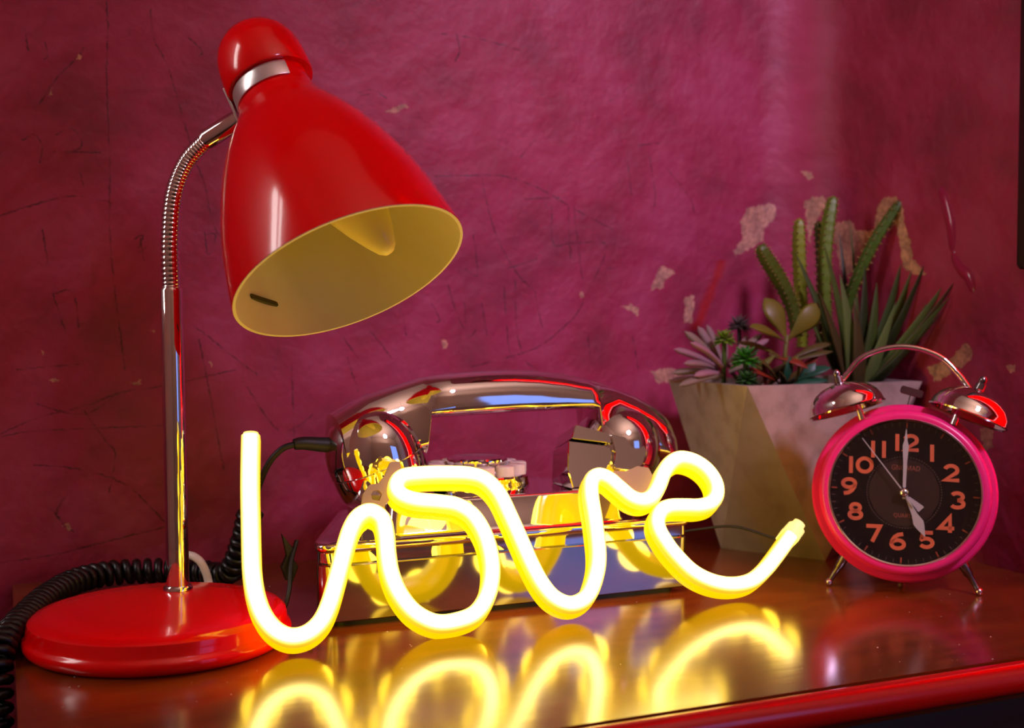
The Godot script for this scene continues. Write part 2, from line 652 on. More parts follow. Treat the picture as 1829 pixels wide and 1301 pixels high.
func room() -> void:
	# back wall: a thick slab whose face turns through the rounded plaster corner
	var s := Shape.new()
	var p := [Vector3(-0.75, BACK, -0.75), Vector3(-0.4, BACK, -0.4), Vector3(0.2, BACK, 0.2), Vector3(SIDE - ROUND - 0.02, BACK, SIDE - ROUND - 0.02), Vector3(SIDE - ROUND, BACK, SIDE - ROUND)]
	for i in range(1, 13):
		var a := PI / 2 * i / 12
		p.append(Vector3(SIDE - ROUND + ROUND * sin(a), BACK + ROUND - ROUND * cos(a), SIDE - ROUND + ROUND * a))
	p.append(Vector3(SIDE, BACK + ROUND + 0.02, SIDE - ROUND + ROUND * PI / 2 + 0.02))
	wall_face(s, p, 0, 2.7)
	var q := [Vector3(SIDE, BACK + ROUND + 0.02, 0), Vector3(SIDE + 0.12, BACK + ROUND + 0.02, 0.1), Vector3(SIDE + 0.12, BACK - 0.12, 0.2), Vector3(-0.87, BACK - 0.12, 3), Vector3(-0.87, BACK, 3.1), Vector3(-0.75, BACK, 3.2)]
	for i in q.size() - 1:
		wall_face(s, [q[i], q[i + 1]], 0, 2.7, 20 + i)
	wall_mesh("wall_back", s)
	# right wall: plaster up to the unseen window, under it, over it and beyond it
	s = Shape.new()
	var s0 := SIDE - ROUND + ROUND * PI / 2
	for r in [[BACK + ROUND + 0.02, -0.55, 0.0, 2.7], [-0.55, -0.42, 0.0, TOP + 0.03], [-0.55, -0.42, TOP + 1.2, 2.7], [-0.42, -0.36, 0.0, 2.7]]:
		var c := []
		for e in [[SIDE, r[0]], [SIDE, r[1]], [SIDE + 0.12, r[1]], [SIDE + 0.12, r[0]]]:
			c.append(Vector3(e[0], e[1], s0 + e[1] - BACK - ROUND))
		c.append(c[0])
		for i in 4:
			wall_face(s, [c[i], c[i + 1]], r[2], r[3], 30 + i)
		for y in [r[2], r[3]]:
			s.quad(Vector3(c[0].x, y, c[0].y), Vector3(c[1].x, y, c[1].y), Vector3(c[2].x, y, c[2].y), Vector3(c[3].x, y, c[3].y), 90)
	var right := wall_mesh("wall_right", s)
	var ridge := Shape.new()
	var pts := []
	for e in [[-0.6414, 0.2572], [-0.6357, 0.245], [-0.6306, 0.2291], [-0.6288, 0.2115], [-0.6218, 0.2004], [-0.6139, 0.1936], [-0.6093, 0.1832]]:
		pts.append(Vector3(SIDE + 0.0032, TOP + e[1], e[0]))
	var way := smooth(pts, 5)
	var radii := []
	for i in way.size():
		radii.append(0.0036 + 0.0022 * pow(absf(sin(PI * 2.0 * i / (way.size() - 1))), 0.7))
	ridge.add(tube(way, radii, 10))
	part(right, "paint_run", ridge, M.wall_gloss, Transform3D.IDENTITY, "glossy raised run of pink paint")
	struct("wall_left", wall_with_hole(-0.87, -0.75, BACK, 1.7, -0.77, -0.56, TOP + 0.36, TOP + 1.12), M.plaster)
	struct("wall_front", box(Vector3(-0.87, 0, 1.7), Vector3(2.3, 2.7, 1.82)), M.plaster)
	struct("wall_far", box(Vector3(2.3, 0, -0.48), Vector3(2.42, 2.7, 1.82)), M.plaster)
	struct("wall_return", box(Vector3(SIDE + 0.12, 0, -0.48), Vector3(2.3, 2.7, -0.36)), M.plaster)
	struct("floor", box(Vector3(-0.87, -0.1, BACK - 0.12), Vector3(2.42, 0, 1.82)), M.floor_wood)
	struct("ceiling", box(Vector3(-0.87, 2.7, BACK - 0.12), Vector3(2.42, 2.8, 1.82)), M.plaster)


func wall_with_hole(u0: float, u1: float, w0: float, w1: float, a: float, b: float, y0: float, y1: float) -> Shape:
	var s := Shape.new()
	s.add(box(Vector3(u0, 0, w0), Vector3(u1, 2.7, a)))
	s.add(box(Vector3(u0, 0, b), Vector3(u1, 2.7, w1)))
	s.add(box(Vector3(u0, 0, a), Vector3(u1, y0, b)))
	s.add(box(Vector3(u0, y1, a), Vector3(u1, 2.7, b)))
	return s


func window_frame(called: String, u0: float, u1: float, a: float, b: float, y0: float, y1: float, bars: Array, m: Material, t := 0.035) -> Node3D:
	var o := Node3D.new()
	o.name = called
	o.set_meta("kind", "structure")
	o.rotation.y = TURN
	add_child(o)
	part(o, "window_frame", box(Vector3(u0, y0, a), Vector3(u1, y0 + t, b), 0.004), m)
	part(o, "window_frame", box(Vector3(u0, y1 - t, a), Vector3(u1, y1, b), 0.004), m)
	part(o, "window_frame", box(Vector3(u0, y0 + t, a), Vector3(u1, y1 - t, a + t), 0.004), m)
	part(o, "window_frame", box(Vector3(u0, y0 + t, b - t), Vector3(u1, y1 - t, b), 0.004), m)
	for w in bars:
		part(o, "glazing_bar", box(Vector3(u0 + 0.005, y0 + t, w - 0.012), Vector3(u1 - 0.005, y1 - t, w + 0.012), 0.003), m)
	return o


func window_right() -> void:
	var o := window_frame("unseen_window_1", SIDE + 0.01, SIDE + 0.05, -0.55, -0.42, TOP + 0.03, TOP + 1.2, [], M.dark_wood, 0.006)  # unseen opening in the right wall, made for the red reflections
	part(o, "jamb_board", box(Vector3(SIDE - 0.006, TOP + 0.197, -0.5685), Vector3(SIDE + 0.001, TOP + 1.2, -0.549), 0.003), M.dark_wood)
	# unseen red cloth hangs in the opening, lit from behind to redden the reflections
	var cloth := paint(Color(0.85, 0.004, 0.015), 0.8)
	cloth.backlight_enabled = true
	cloth.backlight = Color(1, 0.03, 0.12)
	var pts := PackedVector2Array()
	for i in 25:
		pts.append(Vector2(SIDE + 0.07 + 0.006 * sin(i * 0.9), -0.515 + 0.06 * i / 24.0))
	for i in 25:
		pts.append(Vector2(SIDE + 0.0715 + 0.006 * sin((24 - i) * 0.9), -0.455 - 0.06 * i / 24.0))
	for i in pts.size():
		pts[i].y = -0.485 + (pts[i].y + 0.485) * 2.05
	var s := Shape.new()
	s.loft([plan(pts, TOP + 0.035), plan(pts, TOP + 1.19)], true, true)
	var c := thing("unseen_curtain", "unseen red cloth in the narrow opening of the right wall, lit from behind", "unseen_curtain", Vector3.ZERO, TURN)
	part(c, "cloth", s, cloth)
	part(c, "curtain_rod", rod(Vector3(SIDE + 0.07, TOP + 1.192, -0.55), Vector3(SIDE + 0.07, TOP + 1.192, -0.42), 0.004), M.steel)


func window_left() -> void:
	window_frame("unseen_window_2", -0.84, -0.78, -0.77, -0.56, TOP + 0.36, TOP + 1.12, [-0.645], M.white_plastic)  # unseen window, placed for the highlights on the lampshade
	window_frame("unseen_window_3", 1.64, 1.70, 1.2, 1.9, TOP + 0.05, TOP + 1.05, [], M.white_plastic).transform = Transform3D(Basis(Vector3.UP, TURN - PI / 2), Vector3.ZERO)  # out of view, the frame meant for the far blue light


# ---------------------------------------------------------------- the table
func table() -> void:
	var t := thing("console_table", "varnished orange-brown wooden table with a red front edge, carrying everything", "table", Vector3.ZERO, TURN)
	var y := TOP
	var top := Shape.new()
	var u0 := 0.003
	var u1 := SIDE - 0.001
	var w0 := BACK + 0.001
	var w1 := -0.4225
	top.quad(Vector3(u0, y, w0), Vector3(u1, y, w0), Vector3(u1, y, w1), Vector3(u0, y, w1), 1, Vector2(0, 0), Vector2(1, 0), Vector2(1, 1), Vector2(0, 1))
	top.quad(Vector3(u0, y - 0.02, w1), Vector3(u1, y - 0.02, w1), Vector3(u1, y - 0.02, w0), Vector3(u0, y - 0.02, w0), 2)
	top.quad(Vector3(u0, y, w1), Vector3(u1, y, w1), Vector3(u1, y - 0.02, w1), Vector3(u0, y - 0.02, w1), 3)
	top.quad(Vector3(u0, y, w0), Vector3(u0, y, w1), Vector3(u0, y - 0.02, w1), Vector3(u0, y - 0.02, w0), 4)
	top.quad(Vector3(u1, y, w1), Vector3(u1, y, w0), Vector3(u1, y - 0.02, w0), Vector3(u1, y - 0.02, w1), 5)
	top.quad(Vector3(u1, y, w0), Vector3(u0, y, w0), Vector3(u0, y - 0.02, w0), Vector3(u1, y - 0.02, w0), 6)
	part(t, "tabletop", top, M.wood)
	# rounded edging along the front and the left end, a narrow dark joint between
	var prof := [Vector2(0.0, -0.0012), Vector2(0.0025, -0.0004), Vector2(0.0065, -0.0012), Vector2(0.0095, -0.004), Vector2(0.0105, -0.008), Vector2(0.0095, -0.0125), Vector2(0.006, -0.0155), Vector2(0.0, -0.0165)]
	var s := Shape.new()
	var rings := []
	for u in [u0 - 0.0005, u1]:
		var r := PackedVector3Array()
		for q in prof:
			r.append(Vector3(u, y + q.y, w1 + 0.0006 + q.x))
		rings.append(r)
	s.loft(rings)
	part(t, "edging", s, M.mahogany, Transform3D.IDENTITY, "red rounded front edging")
	part(t, "apron", box(Vector3(u0 + 0.02, y - 0.10, w1 - 0.03), Vector3(u1 - 0.02, y - 0.02, w1 - 0.012), 0.002), M.dark_wood)
	for e in [[u0 + 0.02, w0 + 0.02], [u0 + 0.02, w1 - 0.06], [u1 - 0.06, w0 + 0.02], [u1 - 0.06, w1 - 0.06]]:
		part(t, "leg", box(Vector3(e[0], 0, e[1]), Vector3(e[0] + 0.04, y - 0.02, e[1] + 0.04), 0.004), M.dark_wood)
	# the dust that lies on the varnish
	var rng := RandomNumberGenerator.new()
	rng.seed = 5
	var mm := MultiMesh.new()
	mm.transform_format = MultiMesh.TRANSFORM_3D
	var grain := SphereMesh.new()
	grain.radius = 0.00028
	grain.height = 0.0003
	grain.radial_segments = 6
	grain.rings = 3
	mm.mesh = grain
	mm.instance_count = 260
	for i in 260:
		var k := 0.4 + 1.0 * pow(rng.randf(), 4)
		mm.set_instance_transform(i, Transform3D(Basis().scaled(Vector3(k * rng.randf_range(0.7, 1.8), k, k)), Vector3(rng.randf_range(u0, u1), y, lerpf(w1, w0, pow(rng.randf(), 1.4)))))
	var d := MultiMeshInstance3D.new()
	d.name = "dust"
	d.multimesh = mm
	d.material_override = M.white_plastic
	d.set_meta("kind", "stuff")
	d.set_meta("label", "white specks of dust scattered over the varnished tabletop")
	d.set_meta("category", "dust")
	add_child(d)
	d.rotation.y = TURN


# ---------------------------------------------------------------- the desk lamp
func desk_lamp() -> void:
	var o := Vector3(-0.180, TOP, -0.596)
	var t := thing("desk_lamp", "red desk lamp with a bell shade and chrome gooseneck on a round base", "lamp", o)
	part(t, "base", lathe([Vector2(0, 0.0188), Vector2(0.04, 0.0186), Vector2(0.056, 0.0180), Vector2(0.0610, 0.0168), Vector2(0.0632, 0.0148), Vector2(0.0638, 0.012), Vector2(0.0640, 0.0092), Vector2(0.0646, 0.0080), Vector2(0.0656, 0.0072), Vector2(0.0662, 0.0052), Vector2(0.0658, 0.003), Vector2(0.064, 0.001), Vector2(0.062, 0.0), Vector2(0, 0)], 96), M.red)
	var b := Vector3(-0.1808, TOP + 0.0175, -0.6313) - o
	var c := Vector3(-0.1826, TOP + 0.1815, -0.6313) - o
	part(t, "collar", lathe([Vector2(0, 0.0025), Vector2(0.0070, 0.0025), Vector2(0.0078, 0.0012), Vector2(0.0078, 0.0), Vector2(0, 0)], 32), M.chrome, Transform3D(Basis(), b + Vector3(0, 0.0012, 0)))
	part(t, "pole", tube(PackedVector3Array([b, b.lerp(c, 0.5), c - Vector3(0, 0.0012, 0), c]), [0.0061, 0.0060, 0.0059, 0.0054], 40), M.chrome)
	# the gooseneck: a ribbed flexible tube
	var bends := smooth([c, Vector3(-0.1829, TOP + 0.2069, -0.6313) - o, Vector3(-0.1806, TOP + 0.2308, -0.6313) - o, Vector3(-0.1735, TOP + 0.2486, -0.6313) - o, Vector3(-0.1626, TOP + 0.2605, -0.6313) - o], 60)
	var radii := []
	for i in bends.size():
		radii.append(0.0047 + 0.00035 * absf(sin(PI * i / 6.0)))
	part(t, "gooseneck", tube(bends, radii, 32), M.chrome)
	var e := Vector3(-0.1455, TOP + 0.2712, -0.6313) - o
	part(t, "sleeve", tube(PackedVector3Array([bends[-1] - (e - bends[-1]) * 0.1, bends[-1], e]), [0.0050, 0.0057, 0.0057], 32), M.chrome)
	# the head hangs along its own axis, y towards its apex
	var y := -Vector3(0.3949, -0.8544, 0.3377).normalized()
	var x := (Vector3(0.927, 0.376, 0) - y * y.dot(Vector3(0.927, 0.376, 0))).normalized()
	var head := Transform3D(Basis(x, y, x.cross(y)), Vector3(-0.0805, TOP + 0.1873, -0.587) - o)
	var outer := [Vector2(0.0605, 0.0), Vector2(0.0600, 0.0050), Vector2(0.0583, 0.0150), Vector2(0.0560, 0.0280), Vector2(0.0530, 0.0400), Vector2(0.0490, 0.0530), Vector2(0.0445, 0.0650), Vector2(0.0390, 0.0770), Vector2(0.0330, 0.0875), Vector2(0.0275, 0.0955), Vector2(0.0240, 0.1005), Vector2(0.0222, 0.1045), Vector2(0.0214, 0.1075), Vector2(0.0200, 0.1085), Vector2(0.0200, 0.1190)]
	var shell := outer.duplicate()
	for i in range(outer.size() - 3, -1, -1):
		shell.append(outer[i] - Vector2(0.0011, 0.0008 if i > 0 else -0.0003))
	var shade := part(t, "shade", lathe(shell, 96, 0, TAU, true), M.red, head)
	var inner := []
	for i in range(outer.size() - 3, -1, -1):
		inner.append(outer[i] - Vector2(0.00125 if i > 0 else 0.0001, 0.0010 if i > 0 else 0.0004))
	for i in outer.size() - 2:
		inner.append(outer[i] - Vector2(0.0016, 0.0012 if i > 0 else 0.0004))
	part(shade, "lining", lathe(inner, 96, 0, TAU, true), M.lining, Transform3D.IDENTITY, "cream painted inside of the shade")
	var inv := head.affine_inverse()
	var sp := inv * (Vector3(-0.1312, TOP + 0.1737, -0.6160) - o)  # a thin dark streak on the lining near the rim
	var sx := (inv.basis * Vector3(0.0106, -0.0042, -0.0161)).normalized()
	var sz := Vector3(-sp.x, 0, -sp.z).normalized()
	sz = (sz - sx * sz.dot(sx)).normalized()
	part(shade, "dark_streak", slab(round_poly([Vector2(-0.0100, -0.0014), Vector2(0.0100, -0.0014), Vector2(0.0100, 0.0014), Vector2(-0.0100, 0.0014)], 0.0012), -0.001, 0.0026), paint(Color(0.22, 0.20, 0.06), 0.6), Transform3D(Basis(sx, sz.cross(sx), sz), sp), "dark streak near the rim")
	part(t, "cap", lathe([Vector2(0, 0.1560), Vector2(0.006, 0.1556), Vector2(0.0115, 0.1540), Vector2(0.0165, 0.1505), Vector2(0.0205, 0.1450), Vector2(0.0228, 0.1380), Vector2(0.0235, 0.1310), Vector2(0.0236, 0.1200), Vector2(0.0230, 0.1188), Vector2(0.0205, 0.1185), Vector2(0, 0.1185)], 72), M.red, head)
	part(t, "band", lathe([Vector2(0.0201, 0.1092), Vector2(0.0212, 0.1092), Vector2(0.0214, 0.1100), Vector2(0.0214, 0.1172), Vector2(0.0212, 0.1180), Vector2(0.0201, 0.1180)], 48, deg_to_rad(52), deg_to_rad(215), true), M.band, head, "silver clamp band round the neck")
	# the plate that joins the gooseneck to the neck of the shade
	var along := Vector3(0.404, -0.915, 0.0)
	var n := Vector3(-0.915, -0.404, 0.0)
	var plate := Transform3D(Basis(along, n, along.cross(n)), Vector3(0.0332, 0.2755, -0.033))
	part(t, "bracket", box(Vector3(-0.0118, -0.0007, -0.0065), Vector3(0.0118, 0.0007, 0.0065), 0.0005), M.band, plate)
	part(t, "screw", lathe([Vector2(0, 0.0024), Vector2(0.0016, 0.0021), Vector2(0.0023, 0.0010), Vector2(0.0023, 0), Vector2(0, 0)], 16), M.chrome, plate * Transform3D(Basis(), Vector3(0.0090, 0.0006, 0.0020)))
	# an unlit lamp bulb, a little askew in its socket
	var foot := Vector3(-0.1265, TOP + 0.2867, -0.6263) - o
	var tip := Vector3(-0.0620, TOP + 0.1985, -0.600) - o
	var by := (foot - tip).normalized()
	var bx := by.cross(Vector3.BACK).normalized()
	var bt := Transform3D(Basis(bx, by, bx.cross(by)), tip)
	part(t, "bulb", lathe([Vector2(0, 0), Vector2(0.0030, 0.0007), Vector2(0.0052, 0.0030), Vector2(0.0085, 0.0100), Vector2(0.0125, 0.0200), Vector2(0.0160, 0.0310), Vector2(0.0180, 0.0430), Vector2(0.0172, 0.0560), Vector2(0.0140, 0.0680), Vector2(0.0110, 0.0780), Vector2(0.0105, 0.0850), Vector2(0, 0.0850)], 40), M.bulb, bt)
	part(t, "socket", lathe([Vector2(0, 0.083), Vector2(0.0125, 0.083), Vector2(0.0125, 0.108), Vector2(0, 0.108)], 32), M.white_plastic, bt)


# ---------------------------------------------------------------- the telephone
func outline(grow: float, back := 0.055, front := 0.055) -> PackedVector2Array:
	# narrower towards the wall, rounded in front
	var g := grow
	return round_poly([Vector2(-0.070 - g, -back - g), Vector2(0.070 + g, -back - g), Vector2(0.1155 + g, front + g), Vector2(-0.1155 - g, front + g)], [0.012, 0.012, 0.004, 0.012], 8)


func deck(steps: Array, back := 0.055, front := 0.055, wide := 1.0, shift := 0.0) -> Shape:
	var s := Shape.new()
	var rings := []
	var sharp := []
	for i in steps.size():
		var ring := plan(outline(steps[i][1], back, front), steps[i][0])
		for j in ring.size():
			ring[j].x = ring[j].x * wide + shift
		rings.append(ring)
		if steps[i].size() > 2:
			sharp.append(i)
	s.loft(rings, true, true, [], sharp)
	return s


func telephone() -> void:
	var at := local(0.2627, 0, -0.6594)
	var t := thing("telephone", "chrome desk telephone with a dial of white buttons behind the neon sign", "telephone", at, TURN)
	part(t, "foot_plate", deck([[0.0, -0.006], [0.0035, -0.006]]), M.black)
	part(t, "base", deck([[0.0035, -0.001], [0.0042, 0.0, 1], [0.0335, 0.0, 1], [0.0341, -0.0006]]), M.brushed, Transform3D.IDENTITY, "brushed steel base")
	part(t, "upper_band", deck([[0.0338, -0.0016], [0.0348, -0.0012], [0.0352, -0.0003, 1], [0.0405, -0.0003, 1], [0.0412, -0.001]]), M.chrome)
	part(t, "rim", deck([[0.0410, 0.0002], [0.0416, 0.0009], [0.0436, 0.0014], [0.0452, 0.0010], [0.0460, -0.0006], [0.0461, -0.004]]), M.chrome)
	part(t, "deck", deck([[0.0460, -0.0010], [0.0475, -0.0022], [0.0626, -0.0052], [0.0637, -0.0057], [0.0641, -0.0068], [0.0641, -0.010]], 0.050, 0.050, 0.66, 0.0), M.chrome, Transform3D.IDENTITY, "raised upper housing")
	# the dial: a chrome plate, twelve white buttons round a chrome hub
	var d := part(t, "dial", lathe([Vector2(0, 0.0715), Vector2(0.028, 0.0715), Vector2(0.0305, 0.0712), Vector2(0.0314, 0.0702), Vector2(0.0314, 0.0670), Vector2(0.0320, 0.0655), Vector2(0.0320, 0.0638), Vector2(0, 0.0638)], 72), M.chrome, Transform3D(Basis(), Vector3(0.0020, 0, -0.006)))
	for i in 12:
		var a := TAU * (i + 0.35) / 12
		part(d, "button", lathe([Vector2(0, 0.0060), Vector2(0.0045, 0.0060), Vector2(0.0053, 0.0057), Vector2(0.0056, 0.0050), Vector2(0.0057, 0.0), Vector2(0, 0.0)], 24), M.ivory, Transform3D(Basis(), Vector3(0.0252 * cos(a), 0.0715, 0.0252 * sin(a))))
	part(d, "hub", lathe([Vector2(0, 0.0800), Vector2(0.013, 0.0798), Vector2(0.0160, 0.0806), Vector2(0.0174, 0.0808), Vector2(0.0184, 0.0800), Vector2(0.0186, 0.0785), Vector2(0.0180, 0.0760), Vector2(0.0165, 0.0715), Vector2(0, 0.0715)], 48), M.chrome)
	# the cradle: two chrome prongs, each a pillar under a sloping saddle with a rounded lip
	var back := Basis(Vector3.RIGHT, -0.37)
	var hinge := Vector3(0, 0.078, 0.0310)
	var c := part(t, "cradle", slab(round_poly([Vector2(0.0470, 0.0640), Vector2(0.0705, 0.0640), Vector2(0.0718, 0.0743), Vector2(0.0767, 0.0808), Vector2(0.0775, 0.0868), Vector2(0.0736, 0.0892), Vector2(0.0492, 0.0930), Vector2(0.0454, 0.0749)], [0.0005, 0.0005, 0.003, 0.003, 0.002, 0.002, 0.0005, 0.002], 4), 0.006, 0.0300, 0.0006), M.chrome, Transform3D(back, hinge - back * hinge))
	part(c, "saddle", slab(round_poly([Vector2(0.0505, 0.0940), Vector2(0.0546, 0.1024), Vector2(0.0767, 0.0960), Vector2(0.0790, 0.0893), Vector2(0.0736, 0.0903)], [0.0006, 0.0010, 0.0010, 0.0020, 0.0020], 4), 0.006, 0.0318, 0.0005), M.chrome)
	part(c, "prong", slab(round_poly([Vector2(0.0767, 0.0957), Vector2(0.0969, 0.0902), Vector2(0.1001, 0.0840), Vector2(0.0950, 0.0748), Vector2(0.0872, 0.0716), Vector2(0.0744, 0.0738), Vector2(0.0780, 0.0840)], [0.001, 0.003, 0.004, 0.003, 0.002, 0.002, 0.003], 5), 0.0318, 0.0330, 0.0004), M.chrome)
	part(t, "cradle", slab(round_poly([Vector2(-0.0760, 0.0440), Vector2(-0.0460, 0.0440), Vector2(-0.0450, 0.0600), Vector2(-0.0485, 0.0760), Vector2(-0.0775, 0.0800)], [0.0005, 0.003, 0.004, 0.006, 0.0005], 4), -0.017, 0.0115, 0.0006), M.chrome)
	handset(at)


func handset(at: Vector3) -> void:
	var t := thing("handset", "mirror-polished chrome telephone receiver lying across the cradle of the phone", "handset", at, TURN)
	# the grip: side outline given as top and bottom heights along its length
	var tops := [[-0.0885, 0.1100], [-0.0800, 0.1158], [-0.0717, 0.1203], [-0.055, 0.1253], [-0.0375, 0.1300], [-0.0355, 0.1304], [-0.02, 0.1324], [0.0, 0.1336], [0.018, 0.1340], [0.035, 0.1334], [0.0525, 0.1316], [0.0695, 0.1282], [0.0742, 0.1270], [0.0765, 0.1264], [0.09, 0.1222], [0.1015, 0.1180], [0.112, 0.1132], [0.120, 0.1085], [0.1265, 0.1030], [0.1300, 0.0960], [0.1315, 0.0860]]
	var lows := [0.084, 0.084, 0.084, 0.084, 0.0850, 0.1062, 0.1072, 0.1078, 0.1082, 0.1085, 0.1088, 0.1090, 0.1078, 0.0880, 0.082, 0.080, 0.078, 0.076, 0.074, 0.073, 0.073]
	var rings := []
	for i in tops.size():
		var ring := PackedVector3Array()
		var x: float = tops[i][0]
		var hw := 0.0148 + 0.0035 * smoothstep(0.05, 0.10, absf(x - 0.02))
		hw *= 1.0 if i < 17 else [1, 0.95, 0.84, 0.62][i - 17]
		var mid: float = (tops[i][1] + lows[i]) / 2
		var hh: float = (tops[i][1] - lows[i]) / 2
		for j in 40:
			var a := TAU * j / 40
			var e := 2.0 / 3.0
			ring.append(Vector3(x - (0.0025 * sin(a) if i == 0 else 0.0), mid + hh * signf(sin(a)) * pow(absf(sin(a)), e), hw * (1.10 - 0.40 * sin(a)) * signf(cos(a)) * pow(absf(cos(a)), e)))
		rings.append(ring)
	var s := Shape.new()
	s.loft(rings)
	part(t, "grip", s, M.chrome)
	for m in [[Vector3(-0.0640, 0.0830, 0.002), 0.40, "ear"], [Vector3(0.0925, 0.0790, 0.002), -0.40, "mouth"]]:
		var tilt := Transform3D(Basis(Vector3(0, 0, 1), m[1]), m[0])
		var p := []
		for i in 15:
			var y := 0.034 * (1.0 - i / 14.0)
			p.append(Vector2(0.0286 * sqrt(maxf(0, 1 - pow(y / 0.034, 2.25))), y))
		p.append_array([Vector2(0.0280, -0.0004), Vector2(0.0, -0.0004)])
		part(t, m[2] + "_cup", lathe(p, 64), M.chrome, tilt)
		part(t, m[2] + "_cap", lathe([Vector2(0, -0.0004), Vector2(0.0278, -0.0004), Vector2(0.0285, -0.0010), Vector2(0.0284, -0.0060), Vector2(0.0277, -0.0120), Vector2(0.0264, -0.0170), Vector2(0.0245, -0.0198), Vector2(0.0215, -0.0208), Vector2(0.0190, -0.0198), Vector2(0, -0.0190)], 64), M.chrome, tilt)


# ---------------------------------------------------------------- the neon sign
func neon_sign() -> void:
	var t := thing("neon_sign", "glowing yellow neon sign of the handwritten word love leaning before the telephone", "neon sign", Vector3(-0.1056, TOP, -0.557), 0.446902)
	var xy := [-108, 1004, -124, 854, -136, 722, -146, 575, -155, 439, -160, 323, -151, 205, -122, 109, -70, 37, 0, 0, 80, 7, 152, 55, 206, 138, 260, 265, 312, 399, 355, 495, 404, 557, 469, 578, 526, 536, 537, 452, 533, 352, 539, 252, 573, 145, 641, 48, 746, -14, 867, -18, 977, 14, 1059, 108, 1098, 238, 1089, 387, 1037, 508, 956, 573, 858, 598, 726, 619, 650, 651, 626, 699, 666, 747, 767, 756, 918, 751, 1052, 737, 1138, 701, 1202, 620, 1245, 501, 1289, 362, 1332, 223, 1380, 111, 1443, 34, 1535, -3, 1633, 29, 1704, 128, 1745, 247, 1759, 432, 1761, 574, 1781, 659, 1833, 688, 1894, 665, 1950, 613, 2018, 551, 2087, 527, 2155, 545, 2212, 603, 2267, 682, 2329, 736, 2404, 758, 2496, 733, 2570, 675, 2608, 599, 2599, 529, 2548, 482, 2463, 468, 2367, 475, 2265, 479, 2200, 458, 2163, 409, 2162, 351, 2192, 281, 2242, 201, 2332, 100, 2450, 32, 2583, 0, 2719, 9, 2838, 67, 2943, 143, 3033, 215, 3075, 249]
	var lean := deg_to_rad(20)
	var pts := []
	for i in range(0, xy.size(), 2):
		pts.append(Vector3(xy[i] * 1e-4, 0.0140 + xy[i + 1] * 1e-4 * cos(lean), -xy[i + 1] * 1e-4 * sin(lean)))
	var way := smooth(pts, 5)
	var deep := Vector3(0.22, -0.53, -0.82).normalized()
	# bright through the middle of the diffuser, a deep yellow at its flanks
	var front := [Vector2(-0.0047, 0.0064), Vector2(-0.0047, 0.0052), Vector2(-0.0047, 0.0042), Vector2(-0.0046, 0.0032), Vector2(-0.0042, 0.0020), Vector2(-0.0032, 0.0009), Vector2(-0.0017, 0.0002), Vector2(0, 0), Vector2(0.0017, 0.0002), Vector2(0.0032, 0.0009), Vector2(0.0042, 0.0020), Vector2(0.0046, 0.0032), Vector2(0.0047, 0.0042), Vector2(0.0047, 0.0052), Vector2(0.0047, 0.0064)]
	var back := [Vector2(-0.0047, 0.0064), Vector2(-0.0048, 0.0110), Vector2(-0.0046, 0.0158), Vector2(-0.0040, 0.0168), Vector2(0.0040, 0.0168), Vector2(0.0046, 0.0158), Vector2(0.0048, 0.0110), Vector2(0.0047, 0.0064)]
	var g := Gradient.new()
	g.interpolation_color_space = Gradient.GRADIENT_COLOR_SPACE_LINEAR_SRGB
	g.offsets = PackedFloat32Array([0.0, 0.17, 0.25, 0.315, 0.375, 0.46, 0.556, 0.618, 0.683, 0.76, 1.0])
	var rim := Color(0.075, 0.049, 0.0008).linear_to_srgb()
	var flank := Color(0.10, 0.071, 0.0035).linear_to_srgb()
	var mid := Color(0.21, 0.165, 0.045).linear_to_srgb()
	var core := Color(1.0, 0.73, 0.20).linear_to_srgb()
	g.colors = PackedColorArray([rim, rim, flank, mid, core, core, core, mid, flank, rim, rim])
	var ramp := GradientTexture2D.new()
	ramp.gradient = g
	ramp.width = 256
	ramp.height = 4
	var glow := paint(Color(0.9, 0.85, 0.6), 0.4)
	glow.emission_enabled = true
	glow.emission = Color(1, 1, 1)
	glow.emission_operator = BaseMaterial3D.EMISSION_OP_MULTIPLY
	glow.emission_texture = ramp
	glow.emission_energy_multiplier = 10.0
	var sides := paint(Color(0.75, 0.6, 0.05), 0.4)
	sides.emission_enabled = true
	sides.emission = Color(0.93, 0.76, 0.0)
	sides.emission_energy_multiplier = 1.25
	part(t, "light_tube", run(way, front, deep), glow)
	part(t, "tube_housing", run(way, back, deep), sides, Transform3D.IDENTITY, "yellow silicone back of the tube")
	# the clear silicone ends
	var pale := paint(Color(0.95, 0.9, 0.6), 0.3)
	pale.emission_enabled = true
	pale.emission = Color(1.0, 0.93, 0.52)
	pale.emission_energy_multiplier = 0.85
	var whole := front.slice(0, -1)
	whole.append_array([Vector2(0.0047, 0.0064), Vector2(0.0047, 0.0160), Vector2(0.0040, 0.0168), Vector2(-0.0040, 0.0168), Vector2(-0.0047, 0.0160)])
	var grown := []
	var shrunk := []
	for q in whole:
		grown.append(Vector2(q.x * 1.16, 0.0084 + (q.y - 0.0084) * 1.10))
		shrunk.append(Vector2(q.x * 0.80, 0.0084 + (q.y - 0.0084) * 0.78))
	var d := (way[-1] - way[-4]).normalized()
	var e := (way[0] - way[2]).normalized()
	var sleeve := Shape.new()
	sleeve.add(run(PackedVector3Array([way[-1] - d * 0.0005, way[-1] + d * 0.0065]), grown, deep))
	sleeve.add(run(PackedVector3Array([way[-1] + d * 0.006, way[-1] + d * 0.0105, way[-1] + d * 0.0112]), shrunk, deep))
	part(t, "end_cap", sleeve, pale)
	part(t, "end_cap", run(PackedVector3Array([way[0] - e * 0.001, way[0] + e * 0.0012, way[0] + e * 0.0018]), shrunk, deep), pale)
	# small plastic plates behind the tube that hold its bends together
	var face := Basis(Vector3.RIGHT, -lean)
